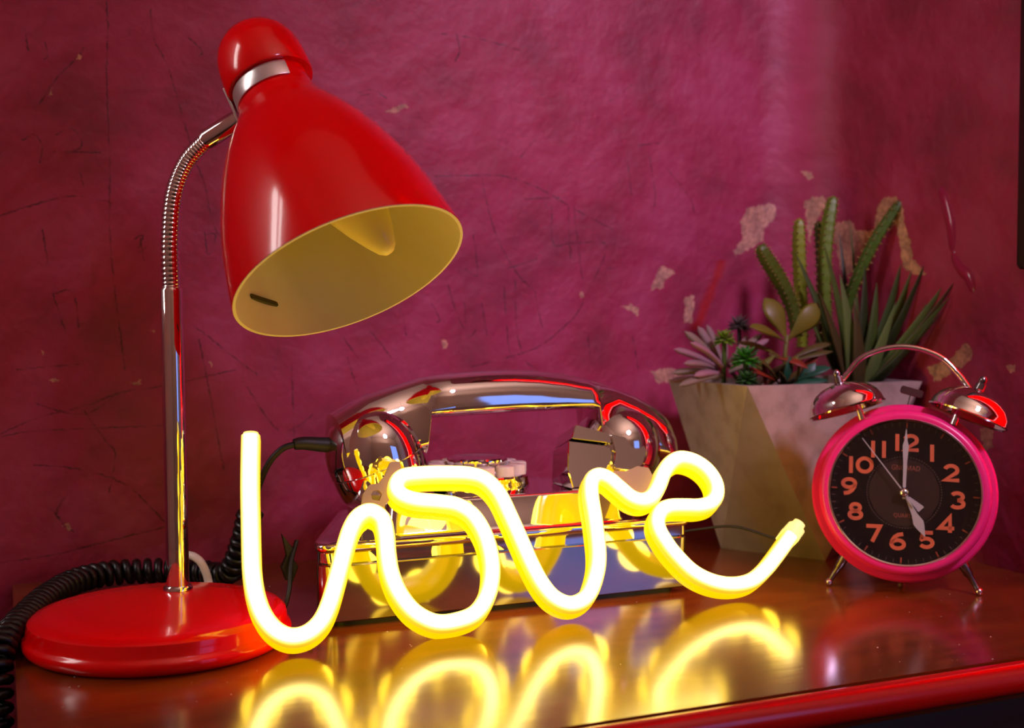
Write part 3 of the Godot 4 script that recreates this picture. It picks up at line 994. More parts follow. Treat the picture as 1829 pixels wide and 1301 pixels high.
	part(t, "mounting_clip", clip([[450, 560], [470, 640], [510, 685], [560, 690], [600, 730], [640, 800], [690, 800], [700, 720], [650, 640], [570, 560]], Vector2(0.0540, 0.0625), 0.0030), M.clip, Transform3D(face, Vector3(0, 0.0140, -0.0110)))
	part(t, "mounting_clip", clip([[1900, 560], [1925, 645], [1985, 675], [2060, 668], [2140, 695], [2215, 680], [2235, 620], [2180, 520], [2020, 500]], Vector2(0.1985, 0.0615), 0.0013), M.clip, Transform3D(face, Vector3(0, 0.0140, -0.0110)))
	# the lamps themselves, strung inside the tube
	for k in 44:
		var l := OmniLight3D.new()
		l.name = "tube_glow"
		t.add_child(l, true)
		l.position = way[int((k + 0.5) / 44.0 * (way.size() - 1))] + deep * 0.0080
		l.light_color = Color(1.0, 0.83, 0.22)
		l.light_energy = 0.0005
		l.light_size = 0.004
		l.omni_range = 4.0
		l.omni_attenuation = 2.0
		l.shadow_enabled = true
	# the supply lead, from the end of the e back along the table towards the wall
	var lead := smooth([way[-1] + d * 0.010 + deep * 0.008, way[-1] + d * 0.004 + deep * 0.020, way[-1] + Vector3(-0.012, -0.002, -0.04), way[-1] + Vector3(-0.03, -0.0045, -0.055), way[-1] + Vector3(-0.055, -0.0095, -0.07), way[-1] + Vector3(-0.09, -0.014, -0.10), way[-1] + Vector3(-0.12, -0.030, -0.13)], 8)
	part(t, "lead", tube(lead, 0.0008, 8), M.black_rubber, Transform3D.IDENTITY, "thin dark supply lead")


# a section (across, deep) drawn along a way, its depth always towards deep
func run(way: PackedVector3Array, section: Array, deep: Vector3) -> Shape:
	var s := Shape.new()
	var rings := []
	for i in way.size():
		var d := (way[mini(i + 1, way.size() - 1)] - way[maxi(i - 1, 0)]).normalized()
		var across := d.cross(deep).normalized()
		var back := across.cross(d).normalized()
		back = (back * 0.35 + deep * 0.65).normalized()
		var ring := PackedVector3Array()
		for q in section:
			ring.append(way[i] + across * q.x + back * q.y)
		rings.append(ring)
	s.loft(rings)
	return s


func clip(p: Array, hole: Vector2, r: float) -> Shape:
	var pts := []
	for q in p:
		pts.append(Vector2(q[0], q[1]) * 1e-4)
	var outer := round_poly(pts, 0.0012, 3)
	var s := Shape.new()
	# the plate is cut from its hole outwards so that the hole stays open
	var rings := []
	for z in [[-0.0010, true], [0.0010, true], [0.0010, false], [-0.0010, false]]:
		var ring := PackedVector3Array()
		for q in outer:
			var e: Vector2 = hole + (q - hole).normalized() * r if z[1] else q
			ring.append(Vector3(e.x, e.y, z[0]))
		rings.append(ring)
	s.loft(rings, true, false, [], [1, 2, 3], true)
	return s


# ---------------------------------------------------------------- the pot and its plants
func planter() -> void:
	var t := thing("planter", "faceted grey concrete pot in the corner, holding all the succulents", "planter", local(0.525, 0, -0.70), TURN)
	var s := Shape.new()
	# a rectangle at the rim, a smaller square turned by half a right angle at the foot, joined by triangles
	var rim := [Vector3(-0.0746, 0.1207, 0.0505), Vector3(0.0735, 0.1207, 0.0505), Vector3(0.0735, 0.1207, -0.0505), Vector3(-0.0746, 0.1207, -0.0505)]
	var foot := [Vector3(-0.012, 0.0, 0.0530), Vector3(0.052, 0.0, 0.008), Vector3(-0.008, 0.0, -0.048), Vector3(-0.0530, 0.0, -0.012)]
	# corners: each foot corner stands under the middle of a rim edge
	for i in 4:
		var a: Vector3 = rim[i]
		var b: Vector3 = rim[(i + 1) % 4]
		var f: Vector3 = foot[i]
		var h: Vector3 = foot[(i + 1) % 4]
		s.tri(a, b, f, i * 2 + 1)
		s.tri(b, h, f, i * 2 + 2)
		s.tri(foot[0], f, h, 20)
	var inner := []
	for r in rim:
		inner.append(Vector3(r.x * 0.93, r.y, r.z * 0.90))
	for i in 4:
		var j := (i + 1) % 4
		s.quad(rim[j], rim[i], inner[i], inner[j], 30)
		s.quad(inner[j], inner[i], inner[i] - Vector3(inner[i].x * 0.10, 0.012, inner[i].z * 0.10), inner[j] - Vector3(inner[j].x * 0.10, 0.012, inner[j].z * 0.10), 31 + i)
	s.quad(inner[0] - Vector3(inner[0].x * 0.1, 0.012, inner[0].z * 0.1), inner[1] - Vector3(inner[1].x * 0.1, 0.012, inner[1].z * 0.1), inner[2] - Vector3(inner[2].x * 0.1, 0.012, inner[2].z * 0.1), inner[3] - Vector3(inner[3].x * 0.1, 0.012, inner[3].z * 0.1), 40)
	part(t, "pot", s, M.concrete)
	var soil := Shape.new()
	var rings := []
	var f := noise(8, 60.0, 3)
	for i in 9:
		var ring := PackedVector3Array()
		for j in 13:
			var x := lerpf(-0.062, 0.061, j / 12.0)
			var z := lerpf(-0.040, 0.040, i / 8.0)
			ring.append(Vector3(x, 0.112 + 0.003 * f.get_noise_2d(x, z), z))
		rings.append(ring)
	soil.loft(rings, false, false)
	part(t, "soil", soil, M.soil)


func leaves(t: Node3D, rows: Array, kind: String, mats: Array, bend := 0.0) -> void:
	var i := 0
	for r in rows:
		var b := Vector3(r[0], r[1], r[2]) * 1e-4
		var e := Vector3(r[3], r[4], r[5]) * 1e-4
		var face := Vector3(0.15 * sin(i * 2.3), 0.35, 1.0)
		if kind != "spike" and absf((e - b).normalized().y) < 0.6:
			face = Vector3(0.0, 1.0, 0.75)
		part(t, "leaf", blade(b, e, face, r[6] * (1.3e-4 if kind != "spike" else 1.05e-4), kind, bend * (1.0 if i % 2 else 0.6)), mats[i % mats.size()])
		i += 1


func leaf_paint(c: Color, rough := 0.45) -> StandardMaterial3D:
	var m := paint(c, rough)
	m.backlight_enabled = true
	m.backlight = Color(c.r * 0.35, c.g * 0.35, c.b * 0.35)
	return m


func plants() -> void:
	var at := local(0.525, 0, -0.70)
	# cactus stems: each a ribbed column with teeth along its ribs
	var t := thing("stem_succulent", "green toothed column succulent of five upright stems at the back of the pot", "succulent", at, TURN)
	var greens := [leaf_paint(Color(0.27, 0.33, 0.06)), leaf_paint(Color(0.45, 0.50, 0.04)), leaf_paint(Color(0.22, 0.30, 0.07)), leaf_paint(Color(0.33, 0.43, 0.05)), leaf_paint(Color(0.24, 0.35, 0.08))]
	var tooth_paint := paint(Color(0.55, 0.45, 0.20), 0.6)
	var n := 0
	for r in [
		[107,1527,-100,50,1740,-88,-65,1934,-75,-183,2073,-62,-265,2179,-50,117],
		[234,1441,-200,226,1692,-200,208,1942,-200,195,2191,-200,193,2398,-200,105],
		[438,1438,-250,446,1692,-250,453,1946,-250,439,2200,-250,406,2392,-250,97],
		[442,1440,-150,397,1776,-150,393,2110,-150,420,2360,-150,464,2570,-150,109],
		[619,1437,-200,579,1776,-105,621,2033,-10,693,2273,85,815,2520,180,93]]:
		var pts := []
		for i in 5:
			pts.append(Vector3(r[i * 3], r[i * 3 + 1], r[i * 3 + 2]) * 1e-4)
		var way := smooth(pts, 10)
		var rad: float = r[15] * 0.5e-4
		var s := Shape.new()
		var teeth := Shape.new()
		var rings := []
		var m := way.size()
		for i in m:
			var d := (way[mini(i + 1, m - 1)] - way[maxi(i - 1, 0)]).normalized()
			var side := d.cross(Vector3(0, 0.2, 1)).normalized()
			var out := side.cross(d)
			var f := float(i) / (m - 1)
			var q := rad * (0.72 + 0.28 * sin(PI * minf(f * 1.1, 1) * 0.75)) * sqrt(maxf(0.0, 1 - pow(f, 14)))
			q *= 1.0 + 0.05 * sin(i * 2.1)
			var ring := PackedVector3Array()
			for j in 20:
				var a := TAU * j / 20
				ring.append(way[i] + (side * cos(a) + out * sin(a)) * maxf(q * (0.86 + 0.14 * cos(a * 5)), 0.0002))
			rings.append(ring)
			if i % 2 == 0 and i < m - 2:
				for k in 5:
					var a := TAU * k / 5
					var w := side * cos(a) + out * sin(a)
					var c := way[i] + w * q * 0.97
					teeth.add(cone(c, c + w * 0.0024 + d * 0.0008, 0.0009))
		s.loft(rings)
		var stem := part(t, "stem", s, greens[n % 5])
		part(stem, "tooth", teeth, tooth_paint).set_meta("kind", "stuff")
		n += 1
	t = thing("spiky_succulent", "dark green spiky succulent with long pointed blades fanning above the clock", "succulent", at, TURN)
	leaves(t, [
		[480,1152,0,80,2142,-100,126],
		[501,1152,0,174,2209,100,126],
		[645,1149,-150,640,2327,-300,87],
		[713,1137,-200,741,2399,-300,79],
		[767,1135,-200,999,2266,-200,111],
		[626,1149,0,804,2064,200,134],
		[626,1141,0,854,2168,350,142],
		[610,1144,50,815,2082,450,103],
		[583,1147,100,839,1955,660,111],
		[509,1154,200,813,1929,740,111],
		[509,1146,200,764,1797,720,103],
		[583,1139,100,835,1829,500,87],
		[464,1143,120,487,2055,180,150],
		[417,1145,140,230,1969,220,158],
		[398,1144,120,61,1848,200,134],
		[488,1143,140,562,1913,220,158],
		[404,1157,50,32,1690,100,95],
		[489,1147,200,651,1532,550,103],
		[485,1154,180,624,1770,350,126],
		[424,1155,180,324,1770,260,158],
		[541,1143,150,805,1689,600,87]], "spike", [leaf_paint(Color(0.20, 0.27, 0.07)), leaf_paint(Color(0.25, 0.32, 0.11)), leaf_paint(Color(0.14, 0.18, 0.05)), leaf_paint(Color(0.30, 0.37, 0.17)), leaf_paint(Color(0.24, 0.20, 0.08))], 0.03)
	t = thing("jade_succulent", "olive green succulent with broad spoon leaves tipped red, mid pot", "succulent", at, TURN)
	var olive := leaf_paint(Color(0.38, 0.36, 0.07))
	var red_tip := leaf_paint(Color(0.46, 0.16, 0.07))
	var teal := leaf_paint(Color(0.10, 0.30, 0.20))
	var dull := leaf_paint(Color(0.30, 0.26, 0.09))
	leaves(t, [
		[-141,1511,100,-254,1798,0,142],
		[-121,1507,100,101,1758,150,126],
		[-155,1483,120,-585,1597,300,95],
		[-144,1352,120,233,1477,150,51],
		[-139,1340,120,189,1418,200,47],
		[-168,1372,100,-557,1486,100,55],
		[-183,1353,120,-355,1401,200,63],
		[-303,1377,200,-140,1309,350,63],
		[-193,1176,150,-610,1307,300,71],
		[-156,1172,100,96,1307,300,87],
		[-43,1164,0,163,1323,0,63],
		[-268,1180,200,-528,1383,300,55],
		[-206,1179,200,77,1217,300,55]], "spoon", [olive, olive, olive, dull, dull, olive, dull, red_tip, red_tip, teal, dull, dull, teal], 0.06)
	var rng := RandomNumberGenerator.new()
	rng.seed = 14
	for i in 16:
		var x := -0.050 + 0.052 * (i + rng.randf() * 0.6) / 16.0
		var b := Vector3(x, 0.114, rng.randf_range(-0.01, 0.02))
		var e := b + Vector3(rng.randf_range(-0.020, 0.020), rng.randf_range(0.010, 0.026), rng.randf_range(0.004, 0.022))
		part(t, "leaf", blade(b, e, Vector3(0, 1, 0.9), rng.randf_range(0.006, 0.009), "spoon", 0.06), [dull, olive, teal, red_tip, dull][i % 5])
	part(t, "stem", tube(smooth([Vector3(-0.0161, 0.112, 0.012), Vector3(-0.0163, 0.1372, 0.012), Vector3(-0.0131, 0.1531, 0.010)], 5), 0.0016, 8), olive)
	t = thing("rosette_succulent", "greyish pink rosette succulent with finger-like leaves hanging over the pot's left edge", "succulent", at, TURN)
	leaves(t, [
		[-632,1335,0,-750,1599,-100,59],
		[-641,1328,0,-922,1565,0,59],
		[-655,1316,0,-1007,1442,0,55],
		[-688,1299,50,-1049,1349,200,51],
		[-646,1280,0,-1019,1276,0,55],
		[-702,1270,100,-964,1264,200,55],
		[-543,1331,-100,-612,1610,-200,51],
		[-495,1330,-100,-199,1541,-100,51],
		[-553,1326,0,-212,1506,0,51],
		[-495,1310,-100,-261,1527,-200,51],
		[-675,1262,100,-1087,1199,200,51],
		[-675,1320,100,-1001,1492,200,51],
		[-514,1330,-100,-478,1569,-200,51],
		[-552,1275,0,-396,1335,100,51],
		[-580,1243,-100,-981,1212,-100,47]], "finger", [leaf_paint(Color(0.50, 0.40, 0.38), 0.7), leaf_paint(Color(0.46, 0.40, 0.33), 0.7), leaf_paint(Color(0.55, 0.40, 0.42), 0.7)], 0.05)
	for b in [[Vector3(-0.0658, 0.1500, 0.010), 0.0085, Color(0.36, 0.50, 0.05), "small lime green bud succulent above the pink rosette"], [Vector3(-0.0619, 0.1365, 0.030), 0.0110, Color(0.12, 0.42, 0.04), "bright green bushy little succulent at the front of the pot, biggest bud"], [Vector3(-0.0630, 0.1230, 0.033), 0.0085, Color(0.10, 0.30, 0.06), "dark green little bud succulent low at the pot rim"], [Vector3(-0.0266, 0.1590, -0.030), 0.0105, Color(0.27, 0.23, 0.20), "dull grey-brown spiky bud succulent behind the olive leaves"]]:
		t = thing("bud_succulent", b[3], "succulent", at, TURN)
		var c: Vector3 = b[0]
		part(t, "stem", tube(PackedVector3Array([Vector3(c.x, 0.112, c.z * 0.9), c]), 0.0016, 8), leaf_paint(b[2].darkened(0.4)))
		var m := [leaf_paint(b[2]), leaf_paint(b[2].lightened(0.12)), leaf_paint(b[2].darkened(0.25))]
		for i in 34:
			var y := 1.0 - 1.5 * (i + 0.5) / 34
			var a := i * 2.39996
			var w := Vector3(sqrt(1 - y * y) * cos(a), y, sqrt(1 - y * y) * sin(a))
			part(t, "leaf", blade(c + w * b[1] * 0.15, c + w * b[1] * (1.0 + 0.12 * sin(i * 5.0)), Vector3.UP + Vector3(0.01, 0, 0.02) - w * 0.3, b[1] * 0.42, "spike" if b[1] == 0.0105 else "spoon", 0.04), m[i % 3])


func cone(a: Vector3, b: Vector3, r: float) -> Shape:
	var s := Shape.new()
	var d := (b - a).normalized()
	var x := d.cross(Vector3(0.3, 0.5, 0.8)).normalized()
	var y := d.cross(x)
	for j in 4:
		var p := a + (x * cos(TAU * j / 4) + y * sin(TAU * j / 4)) * r
		var q := a + (x * cos(TAU * (j + 1) / 4) + y * sin(TAU * (j + 1) / 4)) * r
		s.tri(p, b, q, 1)
		s.tri(p, q, a, 1)
	return s


# ---------------------------------------------------------------- the alarm clock
func alarm_clock() -> void:
	var t := thing("alarm_clock", "pink twin-bell alarm clock with a black dial and orange numerals", "alarm clock", Vector3(0.2377, TOP, -0.7100), deg_to_rad(-17))
	var c := Transform3D(Basis(Vector3.RIGHT, deg_to_rad(-9)) * Basis(Vector3(0, 0, 1), deg_to_rad(-2.0)), Vector3(0, 0.0597, 0))
	var round_ := Transform3D(Basis(Vector3.RIGHT, PI / 2), Vector3.ZERO)     # turned shapes lie along z here
	var case_ := part(t, "case", lathe([Vector2(0, -0.024), Vector2(0.049, -0.024), Vector2(0.0528, -0.0225), Vector2(0.0543, -0.019), Vector2(0.0545, -0.013), Vector2(0.0544, -0.0085), Vector2(0.0539, -0.0062), Vector2(0.0528, -0.0050), Vector2(0.0505, -0.0048), Vector2(0, -0.0048)], 96), M.pink, c * round_)
	part(t, "bezel", lathe([Vector2(0.0440, -0.0048), Vector2(0.0492, -0.0048), Vector2(0.0494, 0.0030), Vector2(0.0493, 0.0088), Vector2(0.0486, 0.0112), Vector2(0.0472, 0.0127), Vector2(0.0456, 0.0132), Vector2(0.0440, 0.0128)], 96, 0, TAU, true), M.pink, c * round_)
	part(t, "inner_ring", lathe([Vector2(0.0424, 0.0060), Vector2(0.0442, 0.0060), Vector2(0.0442, 0.0130), Vector2(0.0436, 0.0137), Vector2(0.0428, 0.0134), Vector2(0.0424, 0.0125)], 96, 0, TAU, true), M.chrome, c * round_)
	var dial := part(t, "dial", lathe([Vector2(0, 0.0062), Vector2(0.0430, 0.0062), Vector2(0.0430, 0.0040), Vector2(0, 0.0040)], 96), M.black, c * round_)
	dial.mesh = dial_mesh()
	dial.transform = c
	var orange := paint(Color(0.84, 0.40, 0.24), 0.6)
	var spots := [[7, -338, "12"], [169, -278, "1"], [297, -153, "2"], [344, 27, "3"], [277, 190, "4"], [157, 307, "5"], [-26, 332, "6"], [-183, 292, "7"], [-310, 152, "8"], [-360, -15, "9"], [-288, -166, "10"], [-178, -281, "11"]]
	for q in spots:
		part(dial, "numeral", numeral(q[2], 0.0102), orange, Transform3D(Basis(Vector3(0, 0, 1), deg_to_rad(2.0)), Vector3(q[0], -q[1], 0) * (0.0425 / 480.0) + Vector3(0, 0, 0.0063)))
	var dim := paint(Color(0.62, 0.33, 0.22), 0.6)
	for q in [["GNOMAD", 0.0146, 0.0029], ["QUARTZ", -0.0140, 0.0024]]:
		var m := TextMesh.new()
		var f := SystemFont.new()
		f.font_names = PackedStringArray(["Droid Sans"])
		m.font = f
		m.text = q[0]
		m.font_size = 32
		m.pixel_size = q[2] / 24.0
		m.depth = 0.0001
		part(dial, "lettering", m, dim, Transform3D(Basis(), Vector3(0.0004, q[1], 0.0064)))
	# hands, one above the other
	var silver := paint(Color(0.78, 0.76, 0.76), 0.4, 0.25)
	part(t, "alarm_hand", hand(133.0, [[0.004, 0.0006], [0.006, 0.0009], [0.0128, 0.0022], [0.0140, 0.0021]], 0.0070), silver, c)
	part(t, "hour_hand", hand(153.0, [[-0.003, 0.0007], [0.004, 0.0007], [0.0145, 0.0017], [0.0195, 0.0031], [0.0225, 0.0024], [0.0285, 0.0001]], 0.0079), silver, c)
	part(t, "minute_hand", hand(-0.5, [[-0.004, 0.0009], [0.004, 0.0009], [0.018, 0.0011], [0.0245, 0.0016], [0.0280, 0.0018], [0.0310, 0.0009], [0.0380, 0.0002]], 0.0088), silver, c)
	part(t, "second_hand", hand(-39.5, [[-0.010, 0.0005], [0.002, 0.0004], [0.0400, 0.00025]], 0.0097), silver, c)
	part(t, "hub", ball(Vector3(0, 0, 0.0098), 0.0031, 24), M.chrome, c)
	var glass := paint(Color(0.02, 0.02, 0.02, 0.02), 0.02)
	glass.transparency = BaseMaterial3D.TRANSPARENCY_ALPHA
	part(t, "glass", lathe([Vector2(0, 0.0122), Vector2(0.0425, 0.0118), Vector2(0.0425, 0.0112), Vector2(0, 0.0116)], 64), glass, c * round_)
	# bells on short posts, each with a nut on top
	for m in [[-0.0355, 0.0490, 0.33, -0.0262, 0.0432], [0.0350, 0.0490, -0.33, 0.0268, 0.0432]]:
		var b := c * Transform3D(Basis(Vector3(0, 0, 1), m[2]), Vector3(m[0], m[1], -0.004))
		var bell := part(t, "bell", lathe([Vector2(0, 0.0168), Vector2(0.0060, 0.0164), Vector2(0.0120, 0.0148), Vector2(0.0170, 0.0120), Vector2(0.0206, 0.0082), Vector2(0.0226, 0.0042), Vector2(0.0233, 0.0008), Vector2(0.0240, 0.0), Vector2(0.0236, -0.0008), Vector2(0.0226, 0.0), Vector2(0.0215, 0.0040), Vector2(0.0190, 0.0085), Vector2(0.0120, 0.0136), Vector2(0, 0.0155)], 64), M.chrome, b)
		part(bell, "nut", lathe([Vector2(0, 0.0262), Vector2(0.0014, 0.0258), Vector2(0.0023, 0.0246), Vector2(0.0025, 0.0232), Vector2(0.0020, 0.0216), Vector2(0.0030, 0.0210), Vector2(0.0031, 0.0172), Vector2(0.0036, 0.0166), Vector2(0, 0.0160)], 20), M.steel)
		part(t, "post", rod(Vector3(m[3], m[4], -0.004), Vector3(m[0] * 0.92, m[1] + 0.012, -0.004), 0.0021, 16), M.chrome, c)
	var arch := smooth([Vector3(-0.0405, 0.0655, -0.006), Vector3(-0.0360, 0.0722, -0.006), Vector3(-0.0278, 0.0822, -0.006), Vector3(-0.0127, 0.0889, -0.006), Vector3(0.0026, 0.0896, -0.006), Vector3(0.0178, 0.0846, -0.006), Vector3(0.0281, 0.0752, -0.006), Vector3(0.0345, 0.0668, -0.006), Vector3(0.0375, 0.0620, -0.006)], 8)
	part(t, "handle", tube(arch, 0.0017, 14), M.chrome, c)
	part(t, "hammer", slab(round_poly([Vector2(-0.0068, -0.0023), Vector2(0.0068, -0.0023), Vector2(0.0068, 0.0023), Vector2(-0.0068, 0.0023)], 0.0016), -0.002, 0.002, 0.0005), paint(Color(0.28, 0.17, 0.15), 0.45, 0.4), c * Transform3D(Basis(Vector3(0, 0, 1), -0.24), Vector3(0.0023, 0.0623, -0.008)))
	part(t, "hammer_stem", rod(Vector3(0.0000, 0.0530, -0.008), Vector3(0.0016, 0.0610, -0.008), 0.00045, 8), M.steel, c)
	# splayed legs, standing on the table with ball feet
	for m in [-1, 1]:
		var a := Vector3(m * 0.0325, 0.0205, -0.004)
		var e := Vector3(m * 0.0433, 0.0024, 0.0016)
		var leg := part(t, "leg", tube(PackedVector3Array([a.lerp(e, -0.25), a, a.lerp(e, 0.5), a.lerp(e, 0.53), a.lerp(e, 0.85), e]), [0.0030, 0.0031, 0.0027, 0.0021, 0.0017, 0.0016], 20), M.steel)
		part(leg, "foot", ball(e, 0.0024, 16), M.chrome)
	var prop := part(t, "leg", tube(PackedVector3Array([Vector3(0, 0.012, -0.018), Vector3(0, 0.0022, -0.026)]), [0.0026, 0.0018], 16), M.steel)
	part(prop, "foot", ball(Vector3(0, 0.0024, -0.026), 0.0024, 16), M.chrome)


# the black dial with its printed minute marks and the disc of dots
func dial_mesh() -> ArrayMesh:
	var im := Image.create_empty(1024, 1024, false, Image.FORMAT_RGB8)
	im.fill(Color(0.018, 0.014, 0.014))
	for k in 60:
		var a := TAU * k / 60
		var big := k % 5 == 0
		for r in range(455 if big else 468, 492):
			for w in range(-5 if big else -2, 6 if big else 3):
				im.set_pixel(int(512 + r * sin(a) + w * cos(a)), int(512 - r * cos(a) + w * sin(a)), Color(0.62, 0.28, 0.17) if big else Color(0.42, 0.32, 0.28))
	for i in range(-30, 31):
		for j in range(-30, 31):
			var p := Vector2(i + 0.5 * (absi(j) % 2), j) * 8.0
			if p.length() < 236:
				dot(im, p, 2.2, Color(0.50, 0.38, 0.32))
	for k in 84:
		dot(im, Vector2.from_angle(TAU * k / 84) * 250.0, 3.6, Color(0.50, 0.40, 0.35))
	var m := paint(Color(1, 1, 1), 0.6)
	m.metallic_specular = 0.15
	m.albedo_texture = ImageTexture.create_from_image(im)
	var s := Shape.new()
	var n := 72
	for j in n:
		var a := Vector2.from_angle(TAU * j / n) * 0.043
		var b := Vector2.from_angle(TAU * (j + 1) / n) * 0.043
		var h := Vector2(0.5, 0.5)
		s.tri(Vector3(0, 0, 0.0062), Vector3(b.x, b.y, 0.0062), Vector3(a.x, a.y, 0.0062), 1, h, h + Vector2(b.x, -b.y) / 0.0876, h + Vector2(a.x, -a.y) / 0.0876)
		s.tri(Vector3(0, 0, 0.0040), Vector3(a.x, a.y, 0.0040), Vector3(b.x, b.y, 0.0040), 2)
		s.quad(Vector3(a.x, a.y, 0.0062), Vector3(b.x, b.y, 0.0062), Vector3(b.x, b.y, 0.0040), Vector3(a.x, a.y, 0.0040), 3)
	return s.mesh(m)


func dot(im: Image, p: Vector2, r: float, c: Color) -> void:
	for y in range(int(512 + p.y - r), int(512 + p.y + r) + 2):
		for x in range(int(512 + p.x - r), int(512 + p.x + r) + 2):
			if Vector2(x - 512 - p.x, y - 512 - p.y).length() <= r:
				im.set_pixel(x, y, c)


func hand(degrees: float, p: Array, z: float) -> Shape:       # half-widths along its length, turned clockwise from twelve
	var pts := PackedVector2Array()
	for q in p:
		pts.append(Vector2(q[1], q[0]).rotated(deg_to_rad(-degrees)))
	for i in range(p.size() - 1, -1, -1):
		pts.append(Vector2(-p[i][1], p[i][0]).rotated(deg_to_rad(-degrees)))
	var s := Shape.new()
	var rings := []
	for h in [z, z + 0.0003]:
		var ring := PackedVector3Array()
		for q in pts:
			ring.append(Vector3(q.x, q.y, h))
		rings.append(ring)
	s.loft(rings, true, false)
	var m := pts.size()
	for i in m / 2 - 1:
		s.quad(rings[1][i], rings[1][i + 1], rings[1][m - 2 - i], rings[1][m - 1 - i], 900)
		s.quad(rings[0][i + 1], rings[0][i], rings[0][m - 1 - i], rings[0][m - 2 - i], 901)
	return s


func arc(c: Vector2, rx: float, ry: float, a0: float, a1: float, k := 18) -> Array:
	var out := []
	for i in k + 1:
		var a := deg_to_rad(lerpf(a0, a1, float(i) / k))
		out.append(c + Vector2(rx * cos(a), ry * sin(a)))
	return out


func strokes(ch: String) -> Array:                            # [width, line, line ...] in a cell one high
	match ch:
		"0": return [0.76, arc(Vector2(0.38, 0.5), 0.31, 0.40, 0, 360, 40)]
		"1": return [0.26, [Vector2(0.13, 0), Vector2(0.13, 1)]]
		"2":
			var l := arc(Vector2(0.36, 0.66), 0.26, 0.26, 165, -35)
			l.append_array([Vector2(0.10, 0.08), Vector2(0.70, 0.08)])
			return [0.74, l]
		"3": return [0.72, arc(Vector2(0.34, 0.71), 0.23, 0.21, 155, -90), arc(Vector2(0.34, 0.29), 0.26, 0.21, 90, -155)]
		"4": return [0.76, [Vector2(0.72, 0.25), Vector2(0.10, 0.25), Vector2(0.54, 0.92), Vector2(0.54, 0)]]
		"5":
			var l := [Vector2(0.64, 0.92), Vector2(0.22, 0.92), Vector2(0.16, 0.52)]
			l.append_array(arc(Vector2(0.36, 0.33), 0.27, 0.25, 135, -150))
			return [0.74, l]
		"6": return [0.74, arc(Vector2(0.37, 0.32), 0.27, 0.24, 0, 360, 30), [Vector2(0.10, 0.32), Vector2(0.13, 0.52), Vector2(0.24, 0.74), Vector2(0.40, 0.88), Vector2(0.60, 0.93)]]
		"7": return [0.74, [Vector2(0.04, 0.92), Vector2(0.64, 0.92), Vector2(0.30, 0)]]
		"8": return [0.72, arc(Vector2(0.36, 0.72), 0.20, 0.20, 0, 360, 28), arc(Vector2(0.36, 0.29), 0.26, 0.22, 0, 360, 30)]
	return [0.74, arc(Vector2(0.37, 0.68), 0.27, 0.24, 0, 360, 30), [Vector2(0.64, 0.68), Vector2(0.61, 0.48), Vector2(0.50, 0.26), Vector2(0.34, 0.12), Vector2(0.14, 0.07)]]


func numeral(text: String, high: float) -> Shape:
	var s := Shape.new()
	var half := 0.112
	var gap := 0.36 if text == "11" else 0.16
	var wide := -gap
	for ch in text:
		wide += strokes(ch)[0] * (1.0 if ch == "1" else 1.3) + gap
	var x := -wide / 2
	for ch in text:
		var d := strokes(ch)
		for thin in d.slice(1):
			var l := []
			for e in thin:
				l.append(Vector2(e.x * (1.0 if ch == "1" else 1.3), e.y))
			var loop: bool = l[0].distance_to(l[-1]) < 0.001
			for z in 2:
				var prev := []
				for i in l.size():
					var a: Vector2 = l[i] - l[i - 1] if i > 0 else (l[-1] - l[-2] if loop else l[1] - l[0])
					var b: Vector2 = l[i + 1] - l[i] if i < l.size() - 1 else (l[1] - l[0] if loop else a)
					var n := (a.normalized() + b.normalized()).normalized().orthogonal()
					n *= half / maxf(0.45, n.dot(a.normalized().orthogonal()))
					var p := [l[i] + n, l[i] - n]
					if not prev.is_empty():
						var q := []
						for e in [prev[0], prev[1], p[1], p[0]]:
							q.append(Vector3((e.x + x) * high, (e.y - 0.5) * high, 0.0002 * (1 - z) * 1.0))
						if z == 0:
							s.quad(q[0], q[3], q[2], q[1], 1)
						else:
							s.quad(q[0], q[1], q[2], q[3], 2)
					prev = p
		x += d[0] * (1.0 if ch == "1" else 1.3) + gap
	return s


# ---------------------------------------------------------------- an unseen cool white spot lamp, placed to light the back wall and corner
func unseen_spot_lamp() -> void:
	var at := local(0.56, 1.05, 0.45)
	var aim := (local(0.54, 0.20, -0.74) - at).normalized()
	var t := thing("unseen_spot_lamp", "unseen white spot lamp out of view, placed to light the corner walls", "lamp", at)
	var x := aim.cross(Vector3.UP).normalized()
	var b := Transform3D(Basis(x, -aim, x.cross(-aim)), Vector3.ZERO)
	part(t, "housing", lathe([Vector2(0.060, 0.0), Vector2(0.064, 0.0), Vector2(0.064, 0.10), Vector2(0.05, 0.13), Vector2(0.0, 0.135), Vector2(0.0, 0.010), Vector2(0.060, 0.008)], 40, 0, TAU, true), M.white_plastic, b)
	var lens := paint(Color(0.8, 0.9, 1.0), 0.3)
	lens.emission_enabled = true
	lens.emission = Color(0.75, 0.92, 1.0)
	lens.emission_energy_multiplier = 1.5
	part(t, "lens", lathe([Vector2(0, 0.004), Vector2(0.059, 0.004), Vector2(0.059, 0.007), Vector2(0, 0.007)], 40), lens, b)
	part(t, "stem", rod(-aim * 0.10, Vector3(-aim.x * 0.10, 2.7 - TOP - 1.05, -aim.z * 0.10), 0.006), M.white_plastic)
	var l := SpotLight3D.new()
	l.name = "unseen_spot_light"
	t.add_child(l)
	l.basis = Basis.looking_at(aim)
	l.position = aim * 0.005
	l.light_color = Color(0.95, 0.80, 1.0)
	l.light_energy = 1.55
	l.light_size = 0.10
	l.spot_angle = 20.0
	l.spot_angle_attenuation = 1.0
	l.spot_range = 8.0
	l.spot_attenuation = 2.0
	l.shadow_enabled = true


